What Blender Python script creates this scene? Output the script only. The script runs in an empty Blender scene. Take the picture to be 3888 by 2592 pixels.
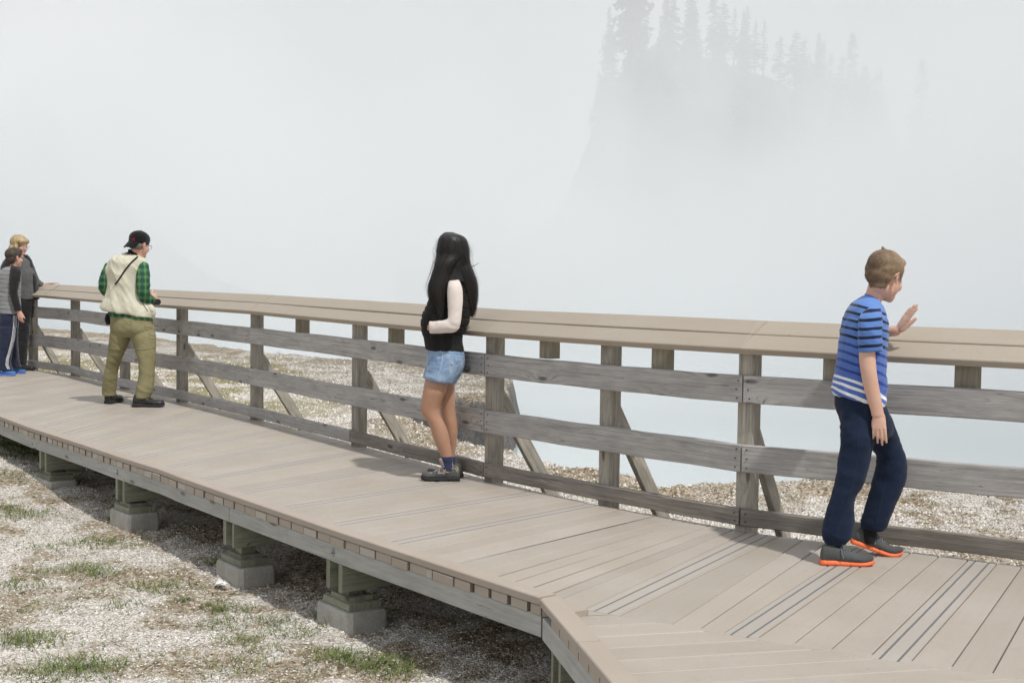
import bpy, bmesh, math, random
import numpy as np
from mathutils import Vector, Matrix, noise as mnoise

# ------------------------------------------------------------------ camera, sky, sun, exposure
SC = bpy.context.scene
FPX, CX, CY = 4850.0, 1944.0, 1296.0          # focal length and centre in pixels of the 3888 x 2592 photograph
EYE = 1.33                                    # metres above the boardwalk
PITCH, ROLL = math.atan(260.0 / FPX), 0.014
CF = Vector((0, math.cos(PITCH), -math.sin(PITCH)))
_R0, _U0 = Vector((1, 0, 0)), Vector((0, math.sin(PITCH), math.cos(PITCH)))
CR = _R0 * math.cos(ROLL) + _U0 * math.sin(ROLL)
CU = _U0 * math.cos(ROLL) - _R0 * math.sin(ROLL)
CAMLOC = Vector((0, 0, EYE))
cam_d = bpy.data.cameras.new('camera')
cam_d.sensor_fit = 'HORIZONTAL'; cam_d.sensor_width = 22.2; cam_d.lens = 22.2 * FPX / 3888.0
cam_d.clip_start = 0.05; cam_d.clip_end = 3000
cam = bpy.data.objects.new('camera', cam_d)
SC.collection.objects.link(cam)
cam.matrix_world = Matrix(((CR.x, CU.x, -CF.x, 0), (CR.y, CU.y, -CF.y, 0), (CR.z, CU.z, -CF.z, EYE), (0, 0, 0, 1)))
SC.camera = cam
SC.render.engine = 'CYCLES'
SC.view_settings.view_transform = 'Standard'; SC.view_settings.look = 'None'
SC.view_settings.exposure = 0.0; SC.view_settings.gamma = 1.0
SC.cycles.use_denoising = True
SC.cycles.use_adaptive_sampling = True; SC.cycles.adaptive_threshold = 0.012
SC.cycles.max_bounces = 12; SC.cycles.diffuse_bounces = 3; SC.cycles.glossy_bounces = 2
SC.cycles.volume_bounces = 8; SC.cycles.transparent_max_bounces = 8
SC.cycles.volume_step_rate = 1.0; SC.cycles.volume_max_steps = 64
SC.cycles.sample_clamp_indirect = 6

SUN_EL, SUN_AZ = math.radians(57), math.atan2(0.77, -0.64)        # azimuth = the way the light travels over the ground
sd = bpy.data.lights.new('sun', 'SUN'); sd.energy = 2.75; sd.angle = math.radians(1.6); sd.color = (1.0, 0.965, 0.91)
sun = bpy.data.objects.new('sun', sd); SC.collection.objects.link(sun)
_l = Vector((math.cos(SUN_AZ) * math.cos(SUN_EL), math.sin(SUN_AZ) * math.cos(SUN_EL), -math.sin(SUN_EL)))
sun.rotation_mode = 'QUATERNION'; sun.rotation_quaternion = _l.to_track_quat('-Z', 'Y')
sun.location = (6, -4, 12)

world = bpy.data.worlds.new('World'); SC.world = world; world.use_nodes = True
nt = world.node_tree; nt.nodes.clear()
def wn(t, **k):
    n = nt.nodes.new(t)
    for a, b in k.items(): setattr(n, a, b)
    return n
sky = wn('ShaderNodeTexSky', sky_type='NISHITA', sun_disc=False)
sky.sun_elevation = SUN_EL; sky.sun_rotation = math.atan2(-_l.x, -_l.y); sky.air_density = 1.0; sky.dust_density = 4.0
bg1 = wn('ShaderNodeBackground'); bg1.inputs['Strength'].default_value = 0.07
nt.links.new(sky.outputs[0], bg1.inputs[0])
tc = wn('ShaderNodeTexCoord'); mp = wn('ShaderNodeMapping'); mp.inputs['Scale'].default_value = (1, 1, 1.6)
nt.links.new(tc.outputs['Generated'], mp.inputs[0])
nz = wn('ShaderNodeTexNoise'); nz.inputs['Scale'].default_value = 3.2; nz.inputs['Detail'].default_value = 3; nz.inputs['Roughness'].default_value = 0.42
nt.links.new(mp.outputs[0], nz.inputs[0])
rp = wn('ShaderNodeValToRGB')
rp.color_ramp.elements[0].position = 0.3; rp.color_ramp.elements[0].color = (0.60, 0.62, 0.65, 1)
rp.color_ramp.elements[1].position = 0.7; rp.color_ramp.elements[1].color = (0.76, 0.78, 0.80, 1)
nt.links.new(nz.outputs[0], rp.inputs[0])
bg2 = wn('ShaderNodeBackground'); bg2.inputs['Strength'].default_value = 1.0
nt.links.new(rp.outputs[0], bg2.inputs[0])
mx = wn('ShaderNodeMixShader'); mx.inputs[0].default_value = 0.93
nt.links.new(bg1.outputs[0], mx.inputs[1]); nt.links.new(bg2.outputs[0], mx.inputs[2])
wo = wn('ShaderNodeOutputWorld'); nt.links.new(mx.outputs[0], wo.inputs[0])

def ray(px, py): return CF + CR * ((px - CX) / FPX) - CU * ((py - CY) / FPX)
def at_z(px, py, z=0.0):
    d = ray(px, py); return CAMLOC + d * ((z - EYE) / d.z)
def at_y(px, py, y):
    d = ray(px, py); return CAMLOC + d * (y / d.y)
random.seed(4); RNG = np.random.default_rng(7)

# ------------------------------------------------------------------ object helpers
def link(o, parent=None):
    SC.collection.objects.link(o)
    if parent is not None: o.parent = parent
    return o
def tag(o, label=None, cat=None, group=None, kind=None):
    if label: o['label'] = label
    if cat: o['category'] = cat
    if group: o['group'] = group
    if kind: o['kind'] = kind
    return o
def thing(name, loc, label, cat, group=None):
    o = bpy.data.objects.new(name, None); o.location = loc; o.empty_display_size = 0.2
    link(o); o.matrix_world = Matrix.Translation(loc); return tag(o, label, cat, group)
INT = {}      # where each mesh stands in the world; settled once all parents are known
class MB:
    """collects faces in WORLD coordinates; build() makes one mesh object, moved into its parent's frame"""
    def __init__(s): s.v = []; s.f = []; s.uv = []; s.t = []; s.k = []
    def add(s, vs, fs, uvs=None, tone=0.5, kind=0.0):
        b = len(s.v); s.v += [tuple(v) for v in vs]
        for i, f in enumerate(fs):
            s.f.append(tuple(b + j for j in f))
            s.uv.append(uvs[i] if uvs else [(0, 0)] * len(f)); s.t.append(tone); s.k.append(kind)
    def build(s, name, mat, parent=None, smooth=False):
        me = bpy.data.meshes.new(name)
        org = parent.matrix_world.translation.copy() if parent is not None else Vector((0, 0, 0))
        me.from_pydata([(v[0] - org.x, v[1] - org.y, v[2] - org.z) for v in s.v], [], s.f)
        uvl = me.uv_layers.new(name='UVMap')
        flat = np.array([c for u in s.uv for p in u for c in p], dtype=np.float32)
        if len(flat) == len(uvl.data) * 2: uvl.data.foreach_set('uv', flat)
        a = me.attributes.new('tone', 'FLOAT', 'FACE'); a.data.foreach_set('value', np.array(s.t, dtype=np.float32))
        a = me.attributes.new('strip', 'FLOAT', 'FACE'); a.data.foreach_set('value', np.array(s.k, dtype=np.float32))
        me.materials.append(mat)
        if smooth: me.polygons.foreach_set('use_smooth', [True] * len(me.polygons))
        me.update()
        o = bpy.data.objects.new(name, me); link(o, parent)
        INT[o.name] = Matrix.Translation(org)
        return o
bpy.context.view_layer.update()

def sweep(mb, pts, prof, up=Vector((0, 0, 1)), tone=None, uoff=None, kind=0.0, caps=True, ups=None, scale=None):
    """a bar with the closed profile prof [(side, up)...] (counter-clockwise seen from the front) along pts"""
    pts = [Vector(p) for p in pts]; n = len(pts); m = len(prof)
    tone = random.random() if tone is None else tone; uoff = random.random() * 40 if uoff is None else uoff
    per = [0.0]
    for i in range(m):
        a, b = prof[i], prof[(i + 1) % m]; per.append(per[-1] + math.hypot(a[0] - b[0], a[1] - b[1]))
    V = []; L = [0.0]
    for i in range(1, n): L.append(L[-1] + (pts[i] - pts[i - 1]).length)
    for i in range(n):
        t = (pts[min(i + 1, n - 1)] - pts[max(i - 1, 0)]).normalized()
        u0 = ups[i] if ups else up
        s = t.cross(u0)
        if s.length < 1e-5: s = t.cross(Vector((0, 1, 0)))
        s.normalize(); u = s.cross(t).normalized()
        k = scale[i] if scale else 1.0
        for (x, y) in prof: V.append(pts[i] + s * x * k + u * y * k)
    F = []; UV = []
    for i in range(n - 1):
        for j in range(m):
            j2 = (j + 1) % m
            F.append((i * m + j, i * m + j2, (i + 1) * m + j2, (i + 1) * m + j))
            UV.append([(uoff + L[i], per[j] + uoff), (uoff + L[i], per[j + 1] + uoff), (uoff + L[i + 1], per[j + 1] + uoff), (uoff + L[i + 1], per[j] + uoff)])
    if caps:
        F.append(tuple(range(m - 1, -1, -1))); UV.append([(uoff + prof[j][1] * .1, uoff + prof[j][0]) for j in range(m - 1, -1, -1)])
        F.append(tuple((n - 1) * m + j for j in range(m))); UV.append([(uoff + prof[j][1] * .1, uoff + prof[j][0]) for j in range(m)])
    mb.add(V, F, UV, tone, kind)
def rect(w, h, c=0.004, ox=0.0, oy=0.0):
    a, b = w / 2, h / 2
    return [(ox + x, oy + y) for x, y in ((-a + c, -b), (a - c, -b), (a, -b + c), (a, b - c), (a - c, b), (-a + c, b), (-a, b - c), (-a, -b + c))]
def sub(p, q, n, wob=0.0, ph=0.0):
    r = []
    for i in range(n + 1):
        t = i / n; v = Vector(p).lerp(Vector(q), t)
        if wob: v = v + Vector((0, 0, wob * math.sin(math.pi * t + 0.0) * math.cos(ph + 2.2 * t)))
        r.append(v)
    return r

# ------------------------------------------------------------------ materials
class M_:
    def __init__(s, name, rough=0.7, spec=0.3):
        s.m = bpy.data.materials.new(name); s.m.use_nodes = True; s.t = s.m.node_tree
        s.b = s.t.nodes['Principled BSDF']; s.b.inputs['Roughness'].default_value = rough
        s.b.inputs['Specular IOR Level'].default_value = spec
    def n(s, t, ins=None, **k):
        n = s.t.nodes.new(t)
        for a, b in k.items(): setattr(n, a, b)
        for a, b in (ins or {}).items():
            if isinstance(b, bpy.types.NodeSocket): s.t.links.new(b, n.inputs[a])
            else: n.inputs[a].default_value = b
        return n
    def l(s, a, b): s.t.links.new(a, b)
    def col(s, sock): s.l(sock, s.b.inputs['Base Color']); return s
    def attr(s, name): return s.n('ShaderNodeAttribute', attribute_name=name).outputs['Fac']
    def obj(s, scale=(1, 1, 1)):
        g = s.n('ShaderNodeNewGeometry'); return s.n('ShaderNodeMapping', {0: g.outputs['Position'], 'Scale': scale}).outputs[0]
    def loc(s, scale=(1, 1, 1)):
        g = s.n('ShaderNodeTexCoord'); return s.n('ShaderNodeMapping', {0: g.outputs['Object'], 'Scale': scale}).outputs[0]
    def uv(s, scale=(1, 1, 1)):
        g = s.n('ShaderNodeTexCoord'); return s.n('ShaderNodeMapping', {0: g.outputs['UV'], 'Scale': scale}).outputs[0]
    def noise(s, vec, sc, det=3, rough=0.5, dist=0.0):
        return s.n('ShaderNodeTexNoise', {'Vector': vec, 'Scale': sc, 'Detail': det, 'Roughness': rough, 'Distortion': dist}).outputs[0]
    def ramp(s, fac, stops, interp='LINEAR'):
        r = s.n('ShaderNodeValToRGB', {0: fac}); e = r.color_ramp; e.interpolation = interp
        while len(e.elements) < len(stops): e.elements.new(0.5)
        for el, (p, c) in zip(e.elements, stops):
            el.position = p; el.color = (c[0], c[1], c[2], 1) if hasattr(c, '__len__') else (c, c, c, 1)
        return r.outputs[0]
    def math(s, op, a, b=0.0, c=0.0): 
        n = s.n('ShaderNodeMath', {0: a, 1: b, 2: c}, operation=op); return n.outputs[0]
    def mix(s, fac, a, b, mode='MIX'):
        n = s.n('ShaderNodeMix', data_type='RGBA', blend_type=mode)
        for i, v in ((0, fac), (6, a), (7, b)):
            if isinstance(v, bpy.types.NodeSocket): s.l(v, n.inputs[i])
            elif i == 0: n.inputs[0].default_value = v
            else: n.inputs[i].default_value = (v[0], v[1], v[2], 1)
        return n.outputs[2]
    def bump(s, h, strength=0.3, dist=0.01):
        b = s.n('ShaderNodeBump', {'Strength': strength, 'Distance': dist, 'Height': h}); s.l(b.outputs[0], s.b.inputs['Normal']); return s

def mat_wood(name, dark, mid, light, knots=True, stain=0.35, tonevar=0.25, rough=0.85, gv=70.0):
    m = M_(name, rough, 0.15); uv = m.uv()
    sep = m.n('ShaderNodeSeparateXYZ', {0: uv}); u, v = sep.outputs[0], sep.outputs[1]
    if knots:
        kv = m.n('ShaderNodeCombineXYZ', {0: m.math('MULTIPLY', u, 2.3), 1: m.math('MULTIPLY', v, 7.5)}).outputs[0]
        vo = m.n('ShaderNodeTexVoronoi', {'Vector': kv, 'Scale': 1.0, 'Randomness': 1.0}, voronoi_dimensions='2D')
        # only some cells carry a knot
        hs = m.n('ShaderNodeSeparateXYZ', {0: vo.outputs['Color']}).outputs[0]
        has = m.math('GREATER_THAN', hs, 0.72)
        d = vo.outputs['Distance']
        sw = m.math('MULTIPLY', m.math('POWER', 2.718, m.math('MULTIPLY', m.math('MULTIPLY', d, d), -14.0)), m.math('MULTIPLY', has, 0.055))
        vv = m.math('ADD', v, sw)
        kmask = m.math('MULTIPLY', m.n('ShaderNodeMapRange', {0: d, 1: 0.12, 2: 0.055, 3: 0.0, 4: 1.0}).outputs[0], has)
    else: vv = v; kmask = None
    gvec = m.n('ShaderNodeCombineXYZ', {0: m.math('MULTIPLY', u, 1.6), 1: m.math('MULTIPLY', vv, gv)}).outputs[0]
    g1 = m.noise(gvec, 1.0, 5, 0.6, 0.25)
    g2 = m.noise(m.uv((9, 260, 1)), 1.0, 3, 0.6)
    big = m.noise(m.uv((3.2, 9, 1)), 1.0, 4, 0.65, 0.4)
    c = m.ramp(g1, [(0.32, dark), (0.5, mid), (0.68, light)])
    c = m.mix(0.45, c, m.ramp(g2, [(0.3, dark), (0.7, light)]))
    c = m.mix(m.ramp(big, [(0.35, stain), (0.6, 0.0)]), c, [x * 0.45 for x in dark])
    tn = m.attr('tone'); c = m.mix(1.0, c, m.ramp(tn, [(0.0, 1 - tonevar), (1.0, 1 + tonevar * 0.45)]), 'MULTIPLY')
    if kmask is not None: c = m.mix(m.math('MULTIPLY', kmask, 0.8), c, [x * 0.38 for x in dark])
    crack = m.noise(m.n('ShaderNodeCombineXYZ', {0: m.math('MULTIPLY', u, 0.9), 1: m.math('MULTIPLY', vv, 34)}).outputs[0], 1.0, 2, 0.4)
    ck = m.ramp(m.math('ABSOLUTE', m.math('SUBTRACT', crack, 0.5)), [(0.0, 1.0), (0.006, 0.0)])
    c = m.mix(m.math('MULTIPLY', ck, m.ramp(big, [(0.48, 0.0), (0.55, 0.75)])), c, [x * 0.15 for x in dark])
    m.col(c); m.bump(m.math('ADD', g1, m.math('MULTIPLY', g2, 0.5)), 0.35, 0.004); return m.m
RAILWOOD = mat_wood('weathered grey wood', (0.25, 0.24, 0.232), (0.43, 0.415, 0.403), (0.57, 0.553, 0.538), stain=0.3)
RAILDARK = mat_wood('dark weathered wood', (0.15, 0.132, 0.115), (0.275, 0.248, 0.22), (0.40, 0.365, 0.33), gv=55)
POSTWOOD = mat_wood('tan grey post wood', (0.24, 0.22, 0.185), (0.42, 0.39, 0.335), (0.54, 0.51, 0.45), stain=0.5, gv=60)
BLOCKWOOD = mat_wood('incised treated block', (0.21, 0.185, 0.135), (0.37, 0.335, 0.26), (0.47, 0.435, 0.35), knots=False, gv=40)
RIMWOOD = mat_wood('pale grey rim wood', (0.36, 0.365, 0.35), (0.50, 0.50, 0.475), (0.60, 0.60, 0.57), stain=0.25, tonevar=0.12, gv=45)
BEAMWOOD = mat_wood('green treated lumber', (0.19, 0.188, 0.14), (0.34, 0.34, 0.26), (0.45, 0.45, 0.36), knots=True, stain=0.4, gv=45)

def mat_composite(name, base, strips=False, var=0.13):
    m = M_(name, 0.55, 0.35); p = m.obj()
    sp = m.noise(p, 420, 2, 0.7); pat = m.noise(p, 2.1, 3, 0.55, 0.3); st = m.noise(m.uv((2, 60, 1)), 1, 3, 0.6)
    c = m.mix(m.ramp(sp, [(0.38, 0.0), (0.62, 1.0)]), [x * 0.90 for x in base], [x * 1.08 for x in base])
    sm_ = m.noise(m.obj((1, 1, 1)), 6.5, 5, .7, .5); c = m.mix(m.ramp(sm_, [(0.56, 0.0), (0.72, 0.30)]), c, (base[0] * .72, base[1] * .69, base[2] * .66))
    c = m.mix(m.ramp(pat, [(0.38, 0.42), (0.66, 0.0)]), c, (base[0] * 0.84, base[1] * 0.80, base[2] * 0.73))
    c = m.mix(m.ramp(st, [(0.45, 0.0), (0.75, 0.16)]), c, [x * 0.7 for x in base])
    c = m.mix(1.0, c, m.ramp(m.attr('tone'), [(0.0, 1 - var), (1.0, 1 + var * 0.6)]), 'MULTIPLY')
    spk = m.noise(p, 55, 2, 0.5); c = m.mix(m.ramp(spk, [(0.735, 0.0), (0.75, 0.6)]), c, [x * 0.35 for x in base])
    if strips:
        k = m.math('GREATER_THAN', m.attr('strip'), 0.5)
        sep = m.n('ShaderNodeSeparateXYZ', {0: m.uv()}); v = sep.outputs[1]
        wob = m.math('MULTIPLY', m.math('SUBTRACT', m.noise(m.uv((6, 1, 1)), 1, 3, 0.6), 0.5), 0.0045)
        v = m.math('ADD', v, wob)
        av = m.math('ABSOLUTE', v)                       # 0 at the middle of the board
        wide = m.math('MULTIPLY', m.math('MULTIPLY', m.math('LESS_THAN', av, 0.063), k), m.math('LESS_THAN', m.attr('strip'), 1.5))
        c = m.mix(m.math('MULTIPLY', wide, 0.42), c, (0.45, 0.425, 0.405))
        ln = m.math('LESS_THAN', m.math('ABSOLUTE', m.math('SUBTRACT', av, 0.031)), 0.0048)
        c = m.mix(m.math('MULTIPLY', m.math('MULTIPLY', ln, k), 0.92), c, (0.13, 0.13, 0.128))
        e_ = m.math('GREATER_THAN', m.attr('strip'), 1.5); es = m.n('ShaderNodeSeparateXYZ', {0: m.uv()}).outputs[0]
        c = m.mix(e_, c, m.mix(m.math('LESS_THAN', es, .035), m.mix(m.ramp(m.attr('tone'), [(0.0, 0.0), (0.45, 0.25), (0.72, 0.3), (0.8, 1.0)]), (0.40, 0.34, 0.28), (0.48, 0.435, 0.39)), (0.10, 0.08, 0.065)))
    m.col(c); m.bump(m.math('ADD', sp, m.math('MULTIPLY', st, 0.4)), 0.12, 0.002)
    m.l(m.ramp(pat, [(0.3, 0.42), (0.7, 0.66)]), m.b.inputs['Roughness']); return m.m
DECK = mat_composite('composite decking', (0.44, 0.395, 0.347), True, 0.07)
CAPC = mat_composite('composite edge board', (0.43, 0.372, 0.32), var=0.06)
RAILCAP = mat_composite('composite handrail', (0.405, 0.355, 0.292), var=0.05)
ENDC = mat_composite('composite board ends', (0.33, 0.265, 0.205), var=0.3)

def mat_plain(name, c, rough=0.7, spec=0.3, metal=0.0, var=0.0, sc=30):
    m = M_(name, rough, spec); m.b.inputs['Metallic'].default_value = metal
    if var:
        nz = m.noise(m.obj(), sc, 4, 0.6)
        m.col(m.ramp(nz, [(0.3, [x * (1 - var) for x in c]), (0.7, [x * (1 + var) for x in c])]))
    else: m.b.inputs['Base Color'].default_value = (*c, 1)
    return m.m
STEEL = mat_plain('galvanised steel', (0.42, 0.44, 0.46), 0.4, 0.5, 0.9)
BLACK = mat_plain('dark recess', (0.02, 0.018, 0.017), 0.9, 0.1)
NAIL = mat_plain('rusty nail', (0.07, 0.045, 0.035), 0.8, 0.2)
def mat_concrete():
    m = M_('concrete', 0.92, 0.15); p = m.obj()
    a = m.noise(p, 9, 5, 0.65); b = m.noise(p, 140, 3, 0.6); v = m.n('ShaderNodeTexVoronoi', {'Vector': p, 'Scale': 85}).outputs['Distance']
    c = m.ramp(a, [(0.3, (0.33, 0.31, 0.27)), (0.55, (0.48, 0.46, 0.41)), (0.75, (0.56, 0.54, 0.49))])
    c = m.mix(m.ramp(v, [(0.12, 0.55), (0.2, 0.0)]), c, (0.13, 0.12, 0.10)); c = m.mix(0.25, c, m.ramp(b, [(0.3, 0.2), (0.7, 0.55)]))
    m.col(c); m.bump(m.math('ADD', b, m.math('MULTIPLY', v, 1.5)), 0.5, 0.004); return m.m
CONC = mat_concrete()
# ------------------------------------------------------------------ boardwalk outlines (world points on the deck plane)
def lerp_poly(poly, x):
    for (x0, y0), (x1, y1) in zip(poly, poly[1:]):
        if x <= x1: return y0 + (y1 - y0) * (x - x0) / (x1 - x0)
    (x0, y0), (x1, y1) = poly[-2:]; return y0 + (y1 - y0) * (x - x0) / (x1 - x0)
EDGE = [(-260, 1475), (-120, 1530), (0, 1580), (105, 1620), (314, 1687), (446, 1731.5), (600, 1779), (677, 1809), (882, 1880.5), (1100, 1955), (1287, 2019), (1600, 2121), (1800, 2187), (2053, 2268.5)]
CAPT = 0.036
def edge_pt(x, z=0.0):
    p = at_z(x, lerp_poly(EDGE, x), CAPT); return Vector((p.x, p.y, z))
def edge_dir(x):
    return (edge_pt(x + 12) - edge_pt(x - 12)).normalized()
def inward(x):
    d = edge_dir(x); return Vector((d.y, -d.x, 0)) * (1 if d.y * 0.7 - d.x * -0.7 > 0 else 1)
# the way across the walk, from the open edge towards the railing: to the right and away
def across(x):
    d = edge_dir(x); n = Vector((-d.y, d.x, 0))
    return n if n.x > 0 else -n
# railing side of the deck: posts (post foot px, foot py)
POSTS = [(-330, 1392), (-105, 1394), (119, 1401), (278, 1425), (465, 1476), (681, 1524.5), (963, 1592), (1350, 1693), (1860, 1827), (2297, 1916), (2824, 2015), (4010, 2160), (5200, 2310)]
PW = []
for (x, y) in POSTS: PW.append(at_z(x, y, 0.0))
def rail_dir(i):
    a = PW[max(i - 1, 0)]; b = PW[min(i + 1, len(PW) - 1)]; d = (b - a); d.z = 0; return d.normalized()
def outn(i):
    d = rail_dir(i); n = Vector((-d.y, d.x, 0)); return n if n.y > 0 else -n
# guide lines of the planks: (near px,py) on the open side, (far px,py) at the railing
def far_on(x):
    # point of the far deck edge for photo column x
    return lerp_poly([(p[0], p[1]) for p in FAR], x)
FAR = [(-330, 1394), (119, 1402), (278, 1424), (465, 1466), (681, 1517), (963, 1586), (1350, 1686), (1860, 1822), (2049, 1866), (2258, 1913), (2544, 1964), (2824, 2014), (2902, 2028), (3310, 2079), (3460, 2094), (3734, 2128), (3888, 2150), (4200, 2195), (5500, 2372)]
def nearp(x, y): p = at_z(x, y, 0.0); return p
GUIDES = [  # strip boards, near end and far end, number of planks from the previous guide
    (-420, None, -420 + 1500, 0),
]
strips = []
def farpt(x): return at_z(x, far_on(x), 0.0)
bd = thing('boardwalk', edge_pt(1200), 'raised tan plank boardwalk with grey anti-slip stripes crossing the white gravel', 'boardwalk')
# walk backwards along the straight part: strips every four planks, near ends as measured
NEAR_STRIPS = [(207, 707), (287, 830), (378, 958), (472, 1098), (580, 1245), (707, 1420), (847.5, 1610), (1008, 1825), (1194, 2049), (1411, 2258), (1669, 2530)]
G = []   # (near world pt on the fascia plane, far world pt, planks since last, is strip)
def far_hit(n, px):  # far px -> world
    return farpt(px)
for i, (nx, fx) in enumerate(NEAR_STRIPS):
    G.append([edge_pt(nx - 20, 0.0), farpt(fx), 4, True])
# extrapolate to the left, parallel planks
while len(G) < 60 and G[0][0].y < 27:
    st = (G[0][0] - G[1][0]); sf = (G[0][1] - G[1][1])
    n0 = G[0][0] + st.normalized() * 0.585; f0 = G[0][1] + (sf.normalized() * 0.5 + st.normalized() * 0.085)
    if len(G) > 11:
        x0 = [q for q in range(-600, 200, 4)]
        # follow the measured open edge while it is inside the table
        best = min(x0, key=lambda q: abs((edge_pt(q) - G[0][0]).length - 0.585) + (0 if edge_pt(q).y > G[0][0].y else 9))
        if edge_pt(best).y > G[0][0].y and best > -255: n0 = edge_pt(best)
        else: n0 = G[0][0] + (edge_pt(-250) - edge_pt(-150)).normalized() * 0.585
        ff = min([q for q in range(-1300, 720, 4)], key=lambda q: abs((farpt(q) - G[0][1]).length - 0.56) + (0 if farpt(q).x < G[0][1].x else 9)) if G[0][1].x > farpt(-300).x else None
        f0 = farpt(ff) if ff is not None else G[0][1] + (n0 - G[0][0])
    G.insert(0, [n0, f0, 4, True])
# the turn: seven planks fan out, then strips on the mitre line
MITRE = [(2175, 2307), (2245, 2321), (2766, 2409), (3144, 2472), (3604, 2540), (3888, 2576), (4300, 2628), (5600, 2792)]
def mp_(x): return at_z(x, lerp_poly(MITRE, x), 0.0)
FAN = [((1752, None), 2588), ((1840, None), 2622), ((1940, None), 2668), ((2035, None), 2716), ((2120, None), 2762), ((2190, 1), 2812)]
boards = []
def unit_mid(a, b, t): return a.lerp(b, t)
for a, b in zip(G, G[1:]):
    n = a[2]
    for k in range(n):
        t0, t1 = (k - 0.5) / n, (k + 0.5) / n
        boards.append((a[0].lerp(b[0], t0), a[1].lerp(b[1], t0), a[0].lerp(b[0], t1), a[1].lerp(b[1], t1), k == 0, 0.0))
# edges (lines between planks) in the turn
def edge_line(nx, fx, mitre=False, wide=0.0):
    return (mp_(nx) if mitre else edge_pt(nx, 0.0), farpt(fx))
LN = [edge_line(1640, 2496), edge_line(1722, 2570), edge_line(1786, 2610), edge_line(1852, 2655), edge_line(1925, 2700), edge_line(2000, 2745), edge_line(2053, 2790)]
LN2 = [edge_line(2209, 2840, True), edge_line(2347, 2957, True), (mp_(2545), farpt(3052)), (mp_(2650), farpt(3140)), (mp_(2740), farpt(3260)), (mp_(2868), farpt(3362)), (mp_(3003), farpt(3460)),
       (mp_(3144), farpt(3568)), (mp_(3296), farpt(3678)), (mp_(3450), farpt(3788)), (mp_(3604), farpt(3880)), (mp_(3763), farpt(3985)), (mp_(3930), farpt(4095)), (mp_(4100), farpt(4200)), (mp_(4275), farpt(4315)), (mp_(4455), farpt(4435)), (mp_(4640), farpt(4560)), (mp_(4830), farpt(4690)), (mp_(5030), farpt(4825)), (mp_(5240), farpt(4965))]
last = boards[-1]
LNall = [(last[2], last[3])] + LN
for i, (a, b) in enumerate(zip(LNall, LNall[1:])): boards.append((a[0], a[1], b[0], b[1], i == 0, 0.012 if i > 2 else 0.0))
corner = edge_pt(2053)
boards.append((LN[-1][0], LN[-1][1], mp_(2209), farpt(2840), False, 0.0))
for i, (a, b) in enumerate(zip(LN2, LN2[1:])): boards.append((a[0], a[1], b[0], b[1], i in (0, 4, 8, 12, 16), 0.0))

def plank(mb, a0, a1, b0, b1, strip, tone, ends=None, gap=0.005, th=0.038, zt=0.0, ext=0.0, gapn=0.0):
    """a0/a1 near/far end of one long side, b0/b1 of the other"""
    ax = (a1 - a0).normalized(); mid = ((b0 + b1) - (a0 + a1)); mid -= ax * mid.dot(ax); mid.normalize()
    A0, A1, B0, B1 = a0 + mid * (gap / 2 + gapn), a1 + mid * gap / 2, b0 - mid * gap / 2, b1 - mid * gap / 2
    w0, w1 = (B0 - A0).dot(mid), (B1 - A1).dot(mid)
    A0 -= ax * ext; B0 -= ax * ext
    c = 0.0035; z = Vector((0, 0, 1)); T = zt + random.uniform(-0.0008, 0.0008)
    top = [A0 + mid * c + ax * c + z * T, B0 - mid * c + ax * c + z * T, B1 - mid * c - ax * c + z * T, A1 + mid * c - ax * c + z * T]
    r1 = [A0 + z * (T - c), B0 + z * (T - c), B1 + z * (T - c), A1 + z * (T - c)]
    r2 = [v - z * (th - c) for v in r1]
    V = top + r1 + r2; L = (A1 - A0).length; h = 0.070
    u0 = random.random() * 30
    # the stripes sit in the middle of the plank: v is measured from its axis
    hw0, hw1 = w0 / 2, w1 / 2
    uv = [[(u0, -hw0 + c), (u0, hw0 - c), (u0 + L, hw1 - c), (u0 + L, -hw1 + c)]]
    F = [(0, 1, 2, 3)]
    for i in range(4):
        j = (i + 1) % 4
        F.append((4 + i, 4 + j, j, i)); uv.append([(u0 + i, 0.2), (u0 + i + .1, 0.2), (u0 + i + .1, 0.21), (u0 + i, 0.21)])
        F.append((8 + i, 8 + j, 4 + j, 4 + i)); uv.append([(u0 + i, 0.2), (u0 + i + .1, 0.2), (u0 + i + .1, 0.24), (u0 + i, 0.24)])
    F.append((11, 10, 9, 8)); uv.append([(0, .2)] * 4)
    fe = F.index((8, 9, 5, 4)) if (8, 9, 5, 4) in F else None
    mb.add(V, [f for i, f in enumerate(F) if i != fe], [u for i, u in enumerate(uv) if i != fe], tone, 1.0 if strip else 0.0)
    if fe is not None:   # the sawn end: boxed a little inside its outline so neighbours read apart
        mb.add([V[j] for j in F[fe]], [(0, 1, 2, 3)], [[(0, .2), (1, .2), (1, .24), (0, .24)]], 0.95 if strip else tone * 0.7, 2.0)
mb = MB(); ends = MB()
for k, (a0, a1, b0, b1, st, wide) in enumerate(boards):
    # run the far ends on to the railing line, the near ends out to the fascia with small irregularities
    plank(mb, a0, a1, b0, b1, st, random.random(), ext=random.uniform(-0.010, 0.002) if k < len(boards) - 14 else 0.0, gapn=wide)
mb.build('decking', DECK, bd)

def strip_along(xs, off, z, n=1): return [edge_pt(x, z) + across(x) * off for x in xs]
XS_ALL = [-600, -400, -250, -120, 0, 60, 105, 200, 314, 446, 520, 600, 677, 780, 882, 1000, 1100, 1200, 1287, 1400, 1500, 1600, 1800, 2045]
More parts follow.
